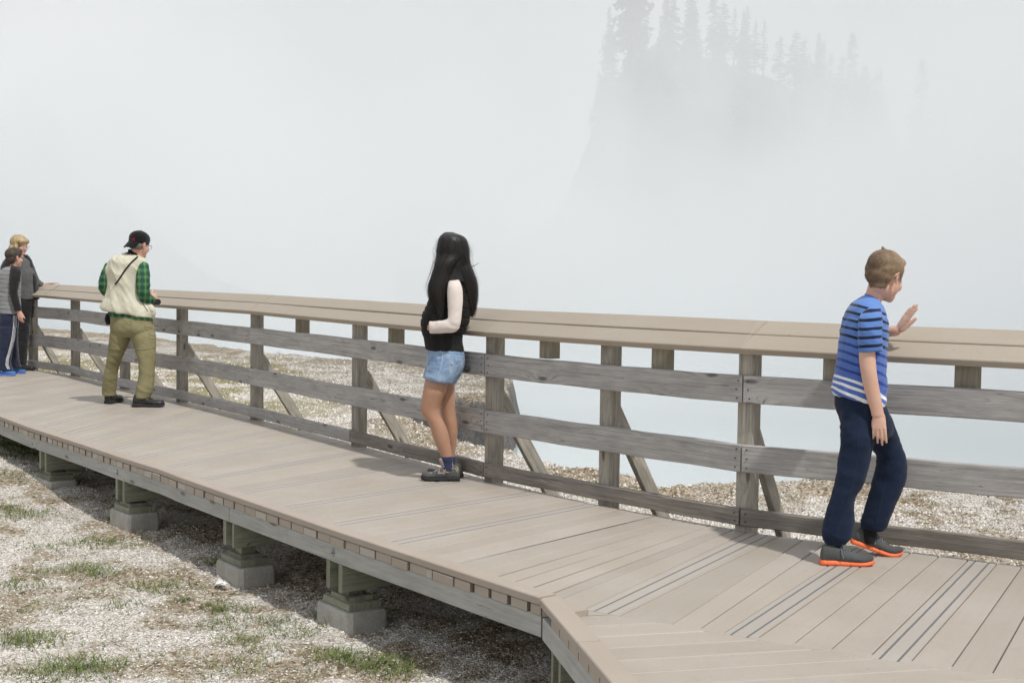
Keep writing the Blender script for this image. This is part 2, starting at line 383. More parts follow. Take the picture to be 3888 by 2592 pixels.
# edge board along the open side, in lengths
for seg in ((-420, 314), (314, 677), (677, 2049)):
    mb = MB(); xs = [seg[0]] + [x for x in XS_ALL if seg[0] < x < seg[1]] + [seg[1]]
    pts = strip_along(xs, 0.045, CAPT / 2 + 0.002)
    d = (pts[1] - pts[0]).normalized(); pts[0] += d * 0.0015; pts[-1] -= (pts[-1] - pts[-2]).normalized() * 0.0015
    sweep(mb, pts, rect(0.09, CAPT - 0.002, 0.004), tone=random.uniform(.4, .9)); mb.build('edge_board', CAPC, bd)
# the edge board's end runs on over the joint with the platform
mb = MB(); p0 = edge_pt(2049) + across(2049) * 0.045; e2 = at_z(2165, 2290, CAPT)
q0, q1 = edge_pt(2052, 0.0), at_z(2178, 2310, CAPT); q1.z = 0
dq = (q1 - q0).normalized(); nq = Vector((-dq.y, dq.x, 0)); nq = nq if nq.x > 0 or nq.y > 0 else -nq
sweep(mb, [q0 + nq * 0.043 + Vector((0, 0, .017)), q1 + nq * 0.035 + Vector((0, 0, .006))], rect(0.080, 0.034, 0.004), tone=.6)
mb.build('edge_board', CAPC, bd)
# rim joist under the plank ends, in three lengths, with splice cleat and bolts
for seg in ((-420, 148), (148, 864), (866, 2049)):
    mb = MB(); xs = [seg[0]] + [x for x in XS_ALL if seg[0] < x < seg[1]] + [seg[1]]
    pts = strip_along(xs, 0.028, -0.0835)
    sweep(mb, pts, rect(0.038, 0.089, 0.003)); mb.build('rim_joist', RIMWOOD, bd)
for x in (440, 1258):
    mb = MB(); p = edge_pt(x, -0.078) + across(x) * 0.008; d = -across(x)
    sweep(mb, [p + d * -.002, p + d * 0.004], [(0.021 * math.cos(a * math.pi / 8), 0.021 * math.sin(a * math.pi / 8)) for a in range(16)])
    sweep(mb, [p + d * 0.004, p + d * 0.013], [(0.010 * math.cos(a * math.pi / 3), 0.010 * math.sin(a * math.pi / 3)) for a in range(6)])
    mb.build('bolt', STEEL, bd)
# cross beams in pairs with short post, plate and concrete footing
def footing(x, top, blk=True, s=(0.35, 0.23)):
    d = edge_dir(x); d = d if d.y < 0 else -d; a = across(x); base = edge_pt(x, 0)
    for off in (-0.062, 0.062):
        mb = MB(); p = base + d * off + Vector((0, 0, -0.2)) + a * 0.012
        L = (min((PW[j].lerp(PW[j + 1], t / 10.0) for j in range(len(PW) - 1) for t in range(11)), key=lambda q: abs((q - p).cross(a).z)) - p).length - 0.06
        sweep(mb, [p, p + a * L * .5, p + a * L], rect(0.038, 0.142, 0.003)); bm_ = mb.build('cross_beam', BEAMWOOD, bd)
    mb = MB(); p = base + d * 0.083 + a * 0.19 + Vector((0, 0, -0.195))
    sweep(mb, [p, p + d * .004], [(0.019 * math.cos(k * math.pi / 8), 0.019 * math.sin(k * math.pi / 8)) for k in range(16)])
    sweep(mb, [p + d * .004, p + d * .012], [(0.009 * math.cos(k * math.pi / 3), 0.009 * math.sin(k * math.pi / 3)) for k in range(6)])
    mb.build('bolt', STEEL, bd)
    for w in (0.115, L - 0.45):
        c = base + a * w; gz = -0.5
        mb = MB(); sweep(mb, [Vector((c.x, c.y, top + .06)), Vector((c.x, c.y, -0.14))], rect(0.084, 0.089, 0.004), up=a); mb.build('short_post', BEAMWOOD, bd)
        mb = MB()
        sweep(mb, [Vector((c.x, c.y, top + .04)) - d * 0.09, Vector((c.x, c.y, top + .04)) + d * 0.09], rect(0.14, 0.038, 0.003))
        sweep(mb, [Vector((c.x, c.y, top + .0195)) - d * 0.13 , Vector((c.x, c.y, top + .0195)) + d * 0.13], rect(0.185, 0.036, 0.003))
        mb.build('plate', BEAMWOOD, bd)
        mb = MB(); z0, z1 = gz - 0.12, top
        hx, hy = s[0] / 2, s[1] / 2; V = []; ks = [(1.0, z0), (1.0, z1 - 0.03), (0.985, z1 - 0.012), (0.95, z1)]
        prof = rect(s[0], s[1], 0.022)
        for (k, z) in ks:
            for (px_, py_) in prof: V.append(Vector((c.x, c.y, z)) + d * px_ * k + a * py_ * k)
        m = len(prof); F = []
        for i in range(len(ks) - 1):
            for j in range(m): F.append((i * m + j, i * m + (j + 1) % m, (i + 1) * m + (j + 1) % m, (i + 1) * m + j))
        F.append(tuple((len(ks) - 1) * m + j for j in range(m)))
        F = [tuple(reversed(f)) for f in F] if (d.cross(a)).z < 0 else F
        mb.add(V, F); mb.build('footing', CONC, bd)
        
for (x, gz) in ((156, -0.346), (449, -0.345), (863, -0.375), (1262, -0.357)): footing(x, gz)
footing(-180, -0.33)
# ------------------------------------------------------------------ the platform joining at the near end
pf = thing('boardwalk_platform', at_z(2500, 2592, 0), 'near platform of long tan planks mitred against the boardwalk corner', 'platform')
P0, P1 = at_z(2051, 2272, CAPT), at_z(2324, 2592, CAPT); P0.z = P1.z = 0
pd = (P1 - P0).normalized(); pn = Vector((-pd.y, pd.x, 0)); pn = pn if pn.x > 0 else -pn
PEND = P0 + pd * 4.6
# planks: lines measured on the photo
g0, g1 = at_z(2214, 2341, 0), at_z(2880, 2333 - 0, 0)
pl_dir = (at_z(2800, 2431.5, 0) - at_z(2301, 2456, 0)); pl_dir.z = 0
pl_dir = (at_z(2661, 2394, 0) - at_z(2266, 2415, 0)); pl_dir.z = 0; pl_dir.normalize()
pl_n = Vector((pl_dir.y, -pl_dir.x, 0)); pl_n = pl_n if pl_n.y < 0 else -pl_n
start = P0 + pd * 0.02
mb = MB(); m0, m1 = mp_(2180), mp_(4300); md = (m1 - m0).normalized()
def isect(p, d, q, e):
    den = d.x * e.y - d.y * e.x; t = ((q.x - p.x) * e.y - (q.y - p.y) * e.x) / den; return p + d * t
qref = at_z(2202, 2336, 0)                     # first plank line meets the inner edge of the border here
for k in range(-1, 26):
    ps = []
    for kk in (k, k + 1):
        lp = qref + pl_n * 0.1445 * kk
        l = isect(lp, pl_dir, P0 + pn * 0.012, pd); r = isect(lp, pl_dir, m0 + Vector((0, -0.011, 0)), md)
        ps.append((l, r))
    (l0, r0), (l1, r1) = ps
    if (r0 - l0).dot(pl_dir) < 0.05 and k < 1: 
        l0 = m0.copy(); r0 = m0 + pl_dir * 0.01
    if (r0 - l0).length > 5: r0 = l0 + pl_dir * 5
    if (r1 - l1).length > 5: r1 = l1 + pl_dir * 5
    if k >= 0: plank(mb, l0, r0, l1, r1, False, random.random(), zt=-0.001, gap=0.004)
    else:
        V = [m0, r1, l1]; V = [v + Vector((0, 0, -0.001)) for v in (P0 + pn * 0.02, m0, r1, l1)]
        mb.add(V, [(3, 2, 1, 0)] if (V[1] - V[0]).cross(V[2] - V[0]).z < 0 else [(0, 1, 2, 3)], [[(0, .2)] * 4])
mb.build('decking', DECK, pf)
for a, b in ((0.0, 0.60), (0.603, 2.6), (2.603, 4.6)):
    mb = MB(); sweep(mb, [P0 + pd * (a + (0.0 if a else 0.004)) + pn * 0.046 + Vector((0, 0, .019)), P0 + pd * b + pn * 0.046 + Vector((0, 0, .019))], rect(0.092, 0.034, 0.004), tone=.9 - a * .1)
    mb.build('edge_board', CAPC, pf)
mb = MB(); sweep(mb, [P0 + pd * 0.012 + pn * 0.028 + Vector((0, 0, -.0835)), PEND + pn * 0.028 + Vector((0, 0, -.0835))], rect(0.038, 0.09, 0.003)); mb.build('rim_joist', RIMWOOD, pf)
for q, gz in ((0.10, -0.53), (1.25, -0.5), (2.6, -0.5), (3.9, -0.5)):
    for off in (0.0, 0.125):
        mb = MB(); p = P0 + pd * (q + off) + pn * 0.03 + Vector((0, 0, -.215)); sweep(mb, [p, p + pn * 1.4, p + pn * 2.6], rect(0.038, 0.17, 0.003)); mb.build('cross_beam', BEAMWOOD, pf)
    c = P0 + pd * (q + 0.062) + pn * 0.2
    mb = MB(); sweep(mb, [Vector((c.x, c.y, gz + .1)), Vector((c.x, c.y, -.2))], rect(.084, .085, .004), up=pd); mb.build('short_post', BEAMWOOD, pf)
    mb = MB(); sweep(mb, [c + Vector((0, 0, gz + .0)) - pn * .16, c + Vector((0, 0, gz + .0)) + pn * .16], rect(.3, .3, .03)); mb.build('footing', CONC, pf)

# ------------------------------------------------------------------ railing
rl = thing('railing', PW[8], 'grey three-plank wooden railing with sloping tan double-board handrail', 'railing')
POST_T = 0.935
def seg_normal(i): # outward normal for the span i -> i+1
    d = PW[i + 1] - PW[i]; d.z = 0; d.normalize(); n = Vector((-d.y, d.x, 0)); return n if n.y > 0 else -n
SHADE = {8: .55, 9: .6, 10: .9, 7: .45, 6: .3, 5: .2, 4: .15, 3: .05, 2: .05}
for i in range(len(PW)):
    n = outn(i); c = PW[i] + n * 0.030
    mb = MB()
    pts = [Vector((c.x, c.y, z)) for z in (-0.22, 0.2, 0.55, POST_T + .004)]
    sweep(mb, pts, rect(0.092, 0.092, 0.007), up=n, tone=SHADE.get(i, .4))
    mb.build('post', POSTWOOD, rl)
    # diagonal brace down to the outrigger beam
    d = rail_dir(i); d = d if d.x > 0 else -d
    b0 = c + n * 0.03 + Vector((0, 0, .55)); b1 = c + n * 0.50 + Vector((0, 0, -.17))
    mb = MB(); sweep(mb, [b0, b0.lerp(b1, .5), b1], rect(0.040, 0.092, 0.004), up=d.cross((b1 - b0).normalized()), tone=.75)
    mb.build('brace', POSTWOOD, rl)
    mb = MB(); p = c + Vector((0, 0, -.26)); sweep(mb, [p - n * .35 - d * .07, p + n * .62 - d * .07], rect(.038, .14, .003)); mb.build('outrigger', POSTWOOD, rl)
def span_pts(i0, i1, z, off, n=6, warp=0.0, e0=0.0, e1=0.0):
    pts = []
    for i in range(i0, i1):
        a = PW[i] - outn(i) * off; b = PW[i + 1] - outn(i + 1) * off
        a.z = b.z = z
        for k in range(n if i < i1 - 1 else n + 1): pts.append(a.lerp(b, k / n))
    # even out the small kinks between posts
    for _ in range(3):
        q = [p.copy() for p in pts]
        for j in range(1, len(pts) - 1): q[j] = (pts[j - 1] + pts[j] * 2 + pts[j + 1]) / 4
        pts = q
    L = len(pts) - 1
    for j, p in enumerate(pts): p.z += warp * math.sin(math.pi * j / L) + 0.002 * math.sin(j * 1.7 + z * 9)
    d0 = (pts[1] - pts[0]).normalized(); d1 = (pts[-1] - pts[-2]).normalized(); pts[0] += d0 * e0; pts[-1] -= d1 * e1
    return pts
RAILS = []
for lo, hi in ((0, 2), (2, 4), (4, 6), (6, 8), (8, 10), (10, 12)):
    for z, h, nm in ((0.745, 0.142, 'upper_rail'), (0.387, 0.142, 'middle_rail')):
        mb = MB(); sweep(mb, span_pts(lo, hi, z, 0.034, warp=random.uniform(-.004, .004), e0=0.003, e1=0.003), rect(0.038, h, 0.005), tone={10: .8, 8: .75, 6: .85, 4: .55, 2: .4}.get(lo, .4))
        o = mb.build(nm, RAILWOOD, rl)
for lo, hi in ((0, 2), (2, 3), (3, 5), (5, 7), (7, 8), (8, 10), (10, 12)):
    mb = MB(); sweep(mb, span_pts(lo, hi, 0.078, 0.034, e0=.003, e1=.003), rect(0.038, 0.089, 0.006), tone=random.uniform(.35, .8))
    mb.build('lower_rail', RAILDARK if lo in (7, 8, 10) else RAILWOOD, rl)
# nail heads near the joints
mb = MB()
for i in (6, 8, 10):
    d = rail_dir(i); d = d if d.x > 0 else -d; n = outn(i)
    for s in (-1, 1):
        for z in (0.70, 0.745, 0.79, 0.34, 0.387, 0.434, .06, .1):
            p = PW[i] - n * 0.0535 + d * s * random.uniform(.025, .04) + Vector((0, 0, z)); 
            sweep(mb, [p + n * .002, p - n * .0012], [(0.004 * math.cos(k * math.pi / 4), 0.004 * math.sin(k * math.pi / 4)) for k in range(8)])
mb.build('nails', NAIL, rl)['kind'] = 'stuff'
# sloping handrail: two boards side by side, rising away from the walk; front edge as measured (px, py of its top front edge)
CAPF = [(-330, 1104), (-105, 1105), (119, 1113), (278, 1134), (465, 1147), (681, 1160), (939, 1172.5), (1130, 1196), (1322, 1217), (1595, 1245), (1836, 1264), (2268, 1294.5), (2809, 1321), (3358, 1359), (3888, 1387), (4010, 1394), (5200, 1462)]
def cap_front(x):
    """world point of the front top edge: over the posts, a hand's breadth towards the walk"""
    j = max(0, min(len(POSTS) - 2, sum(1 for p in POSTS if p[0] <= x) - 1))
    # intersect the sight line's vertical plane with the railing line
    a = PW[j] - outn(j) * 0.085; b = PW[j + 1] - outn(j + 1) * 0.085
    y = lerp_poly(CAPF, x); r = ray(x, y); q = isect(CAMLOC, Vector((r.x, r.y, 0)), a, (b - a))
    t = math.hypot(q.x, q.y) / math.hypot(r.x, r.y); return CAMLOC + r * t
TILT = math.radians(29.5)
def cap_run(x0, x1, n, lo, hi, tone, zoff=0.0):
    xs = [x0 + (x1 - x0) * k / n for k in range(n + 1)]
    P = [cap_front(x) for x in xs]
    for _ in range(6):
        q = [p.copy() for p in P]
        for j in range(1, len(P) - 1): q[j] = (P[j - 1] + P[j] * 2 + P[j + 1]) / 4
        P = q
    for p in P: p.z = p.z * 0.35 + 0.958 * 0.65 + zoff * math.sin(0)
    V = []; ns = []
    for k in range(n + 1):
        d = (P[min(k + 1, n)] - P[max(k - 1, 0)]); d.z = 0; d.normalize(); nn = Vector((-d.y, d.x, 0)); nn = nn if nn.y > 0 else -nn
        ns.append((nn * math.cos(TILT) + Vector((0, 0, math.sin(TILT))), d))
    mb = MB(); up = []
    c = (lo + hi) / 2; pts = []
    for k in range(n + 1):
        s, d = ns[k]; nrm = d.cross(s); nrm = nrm if nrm.z > 0 else -nrm
        wv = zoff * math.sin(3.1 * k / n) * (1 if lo > 0.05 else 0)
        pts.append(P[k] + s * c - nrm * (0.019 - wv)); up.append(nrm)
    sweep(mb, pts, rect(hi - lo - 0.003, 0.038, 0.004), ups=up, tone=tone); mb.build('handrail_board', RAILCAP, rl)
for (x0, x1, tn, zo) in ((-330, 160, .4, 0), (161, 939.5, .5, .004), (940.5, 1836, .55, .007), (1836.5, 2808, .5, .005), (2810, 5195, .85, .002)):
    n = 16
    cap_run(x0, x1, n, 0.0, 0.142, tn, 0); cap_run(x0 + (0), x1, n, 0.145, 0.285, tn + .1, zo)
# short hanging blocks carrying the handrail between the posts
def at_rail(px, off):
    j = max(0, min(len(POSTS) - 2, sum(1 for p in POSTS if p[0] <= px) - 1))
    a = PW[j] + outn(j) * off; b = PW[j + 1] + outn(j + 1) * off; r = ray(px, 1400)
    q = isect(CAMLOC, Vector((r.x, r.y, 0)), a, b - a); return Vector((q.x, q.y, 0)), seg_normal(j)
for px, zb, ww in ((1148, .80, .092), (1504, .80, .092), (2086, .815, .094), (2516, .74, .094), (3172, .72, .1), (3676, .735, .105), (4300, .74, .1), (4800, .75, .1)):
    c, n = at_rail(px, 0.045)
    mb = MB(); sweep(mb, [Vector((c.x, c.y, zb)), Vector((c.x, c.y, .95))], rect(ww, ww, .006), up=n, tone=random.uniform(.4, .8)); mb.build('handrail_block', BLOCKWOOD, rl)
# dark cleats showing under the lower rail at the posts

# scrap of white paper lying by the footing
p = at_z(826, 2221, -0.455); mb = MB()
for k in range(5):
    a = k * 1.3; c = p + Vector((.012 * math.cos(a) + k * .009, .012 * math.sin(a), .008 + .004 * (k % 2)))
    mb.add([c + Vector((-.02, -.012, .0)), c + Vector((.018, -.015, .008)), c + Vector((.022, .012, .0)), c + Vector((-.015, .016, .012)), c + Vector((0, 0, .018))], [(0, 1, 4), (1, 2, 4), (2, 3, 4), (3, 0, 4)], None, 1)
tag(mb.build('paper_scrap', mat_plain('white paper', (.82, .82, .82), .8, .2)), 'crumpled scrap of white paper on the gravel beside a concrete footing', 'litter')
# ------------------------------------------------------------------ terrain
def vnoise(x, y, seed=0):
    """smooth value noise, numpy"""
    xi = np.floor(x).astype(np.int64); yi = np.floor(y).astype(np.int64); fx = x - xi; fy = y - yi
    fx = fx * fx * (3 - 2 * fx); fy = fy * fy * (3 - 2 * fy)
    def h(a, b):
        n = (a * 374761393 + b * 668265263 + seed * 1442695041) & 0x7fffffff
        n = ((n ^ (n >> 13)) * 1274126177) & 0x7fffffff
        return ((n ^ (n >> 16)) & 0xffff) / 65535.0
    return (h(xi, yi) * (1 - fx) + h(xi + 1, yi) * fx) * (1 - fy) + (h(xi, yi + 1) * (1 - fx) + h(xi + 1, yi + 1) * fx) * fy
def fbm(x, y, s, oct=4, seed=0):
    r = 0; a = 0.5; t = 0
    for o in range(oct): r = r + a * vnoise(x * s, y * s, seed + o * 17); t += a; a *= 0.5; s *= 2.03
    return r / t
GZ = -0.36
SH = [(5200, 1880), (4500, 1862), (3888, 1852), (3420, 1851), (3150, 1822), (2900, 1838), (2778, 1843), (2669, 1837), (2593, 1843), (2523, 1853), (2484, 1833), (2357, 1789), (2248, 1795), (2146, 1782), (2019, 1757),
      (1821, 1709), (1732, 1671), (1620, 1616), (1544, 1586), (1467, 1562), (1430, 1538), (1480, 1518), (1600, 1503), (1750, 1515), (1890, 1532), (1932, 1505), (1942, 1470), (1925, 1432), (1720, 1404), (1314, 1371), (988, 1347), (819, 1317),
      (600, 1292), (414, 1273), (140, 1252), (-400, 1238), (-1200, 1225)]
SHW = [at_z(x, y, GZ) for (x, y) in SH]
poly = np.array([(p.x, p.y) for p in SHW] + [(-90, 40), (-90, -60), (60, -60), (60, 8)])
def sdist(x, y):
    """signed distance to the shoreline polygon, positive on land"""
    d = np.full(x.shape, 1e9); inside = np.zeros(x.shape, bool); n = len(poly)
    for i in range(n):
        ax, ay = poly[i]; bx, by = poly[(i + 1) % n]
        ex, ey = bx - ax, by - ay; t = np.clip(((x - ax) * ex + (y - ay) * ey) / (ex * ex + ey * ey), 0, 1)
        d = np.minimum(d, (x - ax - t * ex) ** 2 + (y - ay - t * ey) ** 2)
        c = ((ay > y) != (by > y)) & (x < (bx - ax) * (y - ay) / ((by - ay) if by != ay else 1e-9) + ax); inside ^= c
    d = np.sqrt(d); return np.where(inside, d, -d)
# signed side of the walk: negative on the open (near left) side
_wa, _wb = np.array([edge_pt(1268).x, edge_pt(1268).y]), np.array([edge_pt(152).x, edge_pt(152).y])
_wd = (_wb - _wa) / np.linalg.norm(_wb - _wa)
def side(x, y): return (x - _wa[0]) * _wd[1] - (y - _wa[1]) * _wd[0]
def sstep(a, b, t): t = np.clip((t - a) / (b - a), 0, 1); return t * t * (3 - 2 * t)
def height(x, y, fine=True):
    s = side(x, y)
    z = -0.465 + (GZ + 0.465) * sstep(1.2, 3.2, s)
    z = z + 0.15 * sstep(9.0, 10.6, y) * sstep(1.0, -0.2, s)
    z = z + 0.05 * (fbm(x, y, 0.7, 3, 3) - 0.5)
    sd_ = sdist(x, y) + 0.35 * (fbm(x, y, 1.7, 4, 9) - 0.5) * sstep(0, 6, y)
    lip = 0.06 * np.exp(-((sd_ - 0.25) / 0.22) ** 2) * sstep(6, 8, y)
    far = sstep(4, 9, sd_) * 0
    z = z + lip
    if fine:
        z = z + (0.035 + .03 * sstep(2.2, 3.0, s)) * (fbm(x, y, 6.0, 3, 21) - 0.5) + 0.030 * (fbm(x, y, 22.0, 2, 33) - 0.5)
    drop = sstep(0.05, -0.28, sd_)
    rock = 0.16 * (fbm(x, y, 4.0, 3, 40) - 0.5)
    z = z * (1 - drop) + (-1.55 + rock) * drop
    return z, sd_
ang = np.concatenate([np.radians(np.linspace(-180, -42, 34))[:-1], np.radians(np.linspace(-42, 42, 780)), np.radians(np.linspace(42, 180, 34))[1:]])
rad = np.concatenate([[0.3, 1.2, 2.2], np.exp(np.linspace(math.log(3.0), math.log(46), 780)), [60, 90, 150, 300]])
A, R = np.meshgrid(ang, rad); GXX = R * np.sin(A); GYY = R * np.cos(A)
hz, sdv = height(GXX, GYY)
nr, na = A.shape
V = np.stack([GXX.ravel(), GYY.ravel(), hz.ravel()], 1)
idx = np.arange(nr * na).reshape(nr, na)
q = np.stack([idx[:-1, :-1], idx[:-1, 1:], idx[1:, 1:], idx[1:, :-1]], -1).reshape(-1, 4)[:, ::-1]
def np_mesh(name, V, F, mat, attrs=None, parent=None, smooth=False, fattrs=None):
    me = bpy.data.meshes.new(name); nf, k = F.shape
    me.vertices.add(len(V)); me.vertices.foreach_set('co', V.astype(np.float32).ravel())
    me.loops.add(nf * k); me.loops.foreach_set('vertex_index', F.astype(np.int32).ravel())
    me.polygons.add(nf); me.polygons.foreach_set('loop_start', np.arange(0, nf * k, k, dtype=np.int32)); me.polygons.foreach_set('loop_total', np.full(nf, k, dtype=np.int32))
    me.update(calc_edges=True)
    for d, dom in ((attrs or {}, 'POINT'), (fattrs or {}, 'FACE')):
        for n, a in d.items():
            t = me.attributes.new(n, 'FLOAT', dom); t.data.foreach_set('value', np.asarray(a, dtype=np.float32))
    me.materials.append(mat); me.polygons.foreach_set('use_smooth', [smooth] * nf); me.validate()
    o = bpy.data.objects.new(name, me); return link(o, parent)
def patchiness(x, y):
    """0 bare white sinter .. 1 brown litter"""
    s = side(x, y)
    a = fbm(x, y, 1.9, 4, 50); b = fbm(x, y, 5.5, 3, 61)
    near = 0.50 * a + 0.50 * b
    br = (0.80 * sstep(0.36, 0.62, near)) * (1 - 0.75 * sstep(2.0, 2.6, s) * sstep(22, 14.5, y) * sstep(-7, -3.5, x) * sstep(3.0, 1.0, x))
    edge = np.exp(-((sdist(x, y) - 0.3) / 0.45) ** 2) * sstep(0.35, 0.6, fbm(x, y, 1.3, 3, 77)) * sstep(3, 6, y)
    br = np.clip(br + edge * 0.8, 0, 1)
    return br
def mossy(x, y):
    """yellow-green moss, on the left beyond the railing and at the far left of the near side"""
    s = side(x, y)
    m1 = sstep(-1.0, -3.0, x + (y - 14) * 0.22) * sstep(2.3, 2.9, s) * sstep(0.30, 0.55, fbm(x, y, 1.2, 3, 83)) * sstep(27, 20, y)
    m2 = sstep(9.0, 11.5, y) * sstep(0.0, -0.6, s)
    return np.clip(m1 * 0.9 + m2 * 0.9, 0, 1)
GPAT = patchiness(GXX.ravel(), GYY.ravel()); GMOS = mossy(GXX.ravel(), GYY.ravel())
def mat_ground():
    m = M_('sinter gravel ground', 0.95, 0.12); p = m.obj()
    v = m.n('ShaderNodeTexVoronoi', {'Vector': p, 'Scale': 95.0}); vd, vc = v.outputs['Distance'], v.outputs['Color']
    v2 = m.n('ShaderNodeTexVoronoi', {'Vector': p, 'Scale': 48.0})
    h = m.n('ShaderNodeSeparateXYZ', {0: vc}).outputs[0]; h2 = m.n('ShaderNodeSeparateXYZ', {0: v2.outputs['Color']}).outputs[0]
    white = m.ramp(h, [(0.0, (0.34, 0.30, 0.255)), (0.2, (0.53, 0.48, 0.42)), (0.5, (0.72, 0.675, 0.615)), (1.0, (0.88, 0.85, 0.81))])
    brown = m.ramp(h2, [(0.0, (0.17, 0.13, 0.085)), (0.4, (0.36, 0.29, 0.20)), (0.75, (0.52, 0.44, 0.33)), (1.0, (0.64, 0.59, 0.50))])
    fn = m.noise(p, 38, 4, 0.7); pf_ = m.math('ADD', m.attr('patch'), m.math('MULTIPLY', m.math('SUBTRACT', fn, 0.5), 1.5))
    c = m.mix(m.ramp(pf_, [(0.25, 0.0), (0.75, 1.0)]), white, brown)
    c = m.mix(m.math('MULTIPLY', m.attr('moss'), m.ramp(fn, [(0.35, 0.35), (0.55, 0.95)])), c, (0.30, 0.27, 0.10))
    g = m.n('ShaderNodeNewGeometry'); nz_ = m.n('ShaderNodeSeparateXYZ', {0: g.outputs['Normal']}).outputs[2]
    rk = m.ramp(m.noise(p, 7, 5, 0.7), [(0.3, (0.10, 0.095, 0.09)), (0.7, (0.27, 0.255, 0.24))])
    c = m.mix(m.ramp(nz_, [(0.35, 1.0), (0.65, 0.0)]), c, rk)
    m.col(c); m.bump(m.math('ADD', m.math('MULTIPLY', vd, 0.8), m.math('ADD', fn, v2.outputs['Distance'])), 0.9, 0.018); return m.m
GROUND = mat_ground()
gr = np_mesh('ground', V, q, GROUND, {'patch': GPAT, 'moss': GMOS}, smooth=True); tag(gr, kind='structure')
mw = M_('pool water', 0.08, 0.5); mw.b.inputs['Base Color'].default_value = (0.60, 0.66, 0.67, 1); mw.bump(mw.noise(mw.obj(), 3.0, 3, 0.5), 0.06, 0.03)
b_ = 700
wtr = np_mesh('water', np.array([(-b_, 5, -1.02), (b_, 5, -1.02), (b_, b_, -1.02), (-b_, b_, -1.02)], float), np.array([[0, 1, 2, 3]]), mw.m); tag(wtr, kind='structure')

# loose chips, litter and blades lying on the ground
def scatter_pts(n, r0, r1, a0, a1, keep):
    r = np.exp(RNG.uniform(math.log(r0), math.log(r1), n)); a = np.radians(RNG.uniform(a0, a1, n)); x = r * np.sin(a); y = r * np.cos(a)
    z, sd_ = height(x, y); k = (sd_ > 0.02) & keep(x, y); return x[k], y[k], z[k], r[k]
def not_mid_deck(x, y): s = side(x, y); return (s < 0.9) | (s > 2.2)
def mat_bits(name, stops):
    m = M_(name, 0.9, 0.15); m.col(m.ramp(m.attr('tone'), stops)); return m.m
def chips(name, n, r0, r1, smin, smax, mat, flat=0.45, far=False):
    x, y, z, r = scatter_pts(n, r0, r1, -30, 30, (lambda a, b: side(a, b) > 2.2) if far else not_mid_deck)
    pt = patchiness(x, y); k = RNG.random(len(x)) < (1.0 - 0.75 * pt) * (1 - .8 * mossy(x, y)) * (fbm(x, y, 3.1, 2, 91) if far else 1); x, y, z, r = x[k], y[k], z[k], r[k]
    s = RNG.uniform(smin, smax, len(x)) * (0.55 + r / 14); m = len(x)
    th = RNG.uniform(0, 6.28, m)
    base = np.array([(1, 0, 0), (0.1, 0.8, 0), (-0.9, 0.25, 0), (-0.25, -0.8, 0), (0.05, 0.05, flat * 1.4)])
    J = base[None] * (1 + RNG.uniform(-0.35, 0.35, (m, 5, 3))); J[:, :, 2] += RNG.uniform(-0.25, 0.25, (m, 5))
    c, sn = np.cos(th)[:, None], np.sin(th)[:, None]
    X = (J[:, :, 0] * c - J[:, :, 1] * sn) * s[:, None] + x[:, None]; Y = (J[:, :, 0] * sn + J[:, :, 1] * c) * s[:, None] * .8 + y[:, None]
    Z = J[:, :, 2] * s[:, None] + z[:, None] + 0.15 * s[:, None]
    V = np.stack([X, Y, Z], -1).reshape(-1, 3); b = (np.arange(m) * 5)[:, None, None]
    F = (np.array([[0, 1, 4], [1, 2, 4], [2, 3, 4], [3, 0, 4]])[None] + b).reshape(-1, 3)
    return np_mesh(name, V, F, mat, fattrs={'tone': np.repeat(RNG.random(m), 4)})
CHIP = mat_bits('sinter chips', [(0.0, (0.36, 0.32, 0.27)), (0.2, (0.58, 0.53, 0.47)), (0.5, (0.76, 0.72, 0.67)), (1.0, (0.90, 0.875, 0.84))])
o = chips('gravel', 170000, 4.6, 24, 0.003, 0.009, CHIP); tag(o, kind='stuff')
CHIP2 = mat_bits('crust chips', [(0.0, (0.26, 0.225, 0.19)), (0.25, (0.48, 0.435, 0.39)), (0.45, (0.70, 0.67, 0.63)), (1.0, (0.90, 0.88, 0.85))])
o = chips('gravel', 150000, 7.0, 26, 0.005, 0.012, CHIP2, .8, True); tag(o, kind='stuff')
def blades(name, pts, n_per, spread, lmin, lmax, wid, up, mat, seg=3):
    P = np.repeat(pts, n_per, 0); m = len(P); r = np.abs(RNG.normal(0, spread, m)); a = RNG.uniform(0, 6.28, m)
    x = P[:, 0] + r * np.cos(a); y = P[:, 1] + r * np.sin(a); z, sd_ = height(x, y); L = RNG.uniform(lmin, lmax, m) * (P[:, 3] if P.shape[1] > 3 else 1)
    dx, dy = np.cos(a + RNG.normal(0, .9, m)), np.sin(a + RNG.normal(0, .9, m)); el = np.clip(RNG.normal(up, 0.25, m), 0.02, 1.5)
    vs = []
    w = RNG.uniform(0.6, 1.0, m) * wid
    for k in range(seg + 1):
        t = k / seg; e = el * (1 - 0.55 * t * t); hx = L * t * np.cos(e); hh = L * t * np.sin(e)
        ww = w * (1 - t * 0.9)
        for sgn in (-1, 1): vs.append(np.stack([x + dx * hx - dy * ww * sgn, y + dy * hx + dx * ww * sgn, z + hh + 0.002], -1))
    V = np.stack(vs, 1).reshape(-1, 3); nn = 2 * (seg + 1); b = (np.arange(m) * nn)[:, None, None]
    f = np.array([[2 * k, 2 * k + 1, 2 * k + 3, 2 * k + 2] for k in range(seg)])
    F = (f[None] + b).reshape(-1, 4); return np_mesh(name, V, F, mat, fattrs={'tone': np.repeat(RNG.random(m), seg)})
LITTER = mat_bits('dry litter', [(0.0, (0.17, 0.13, 0.09)), (0.35, (0.34, 0.275, 0.195)), (0.7, (0.50, 0.43, 0.33)), (1.0, (0.68, 0.62, 0.53))])
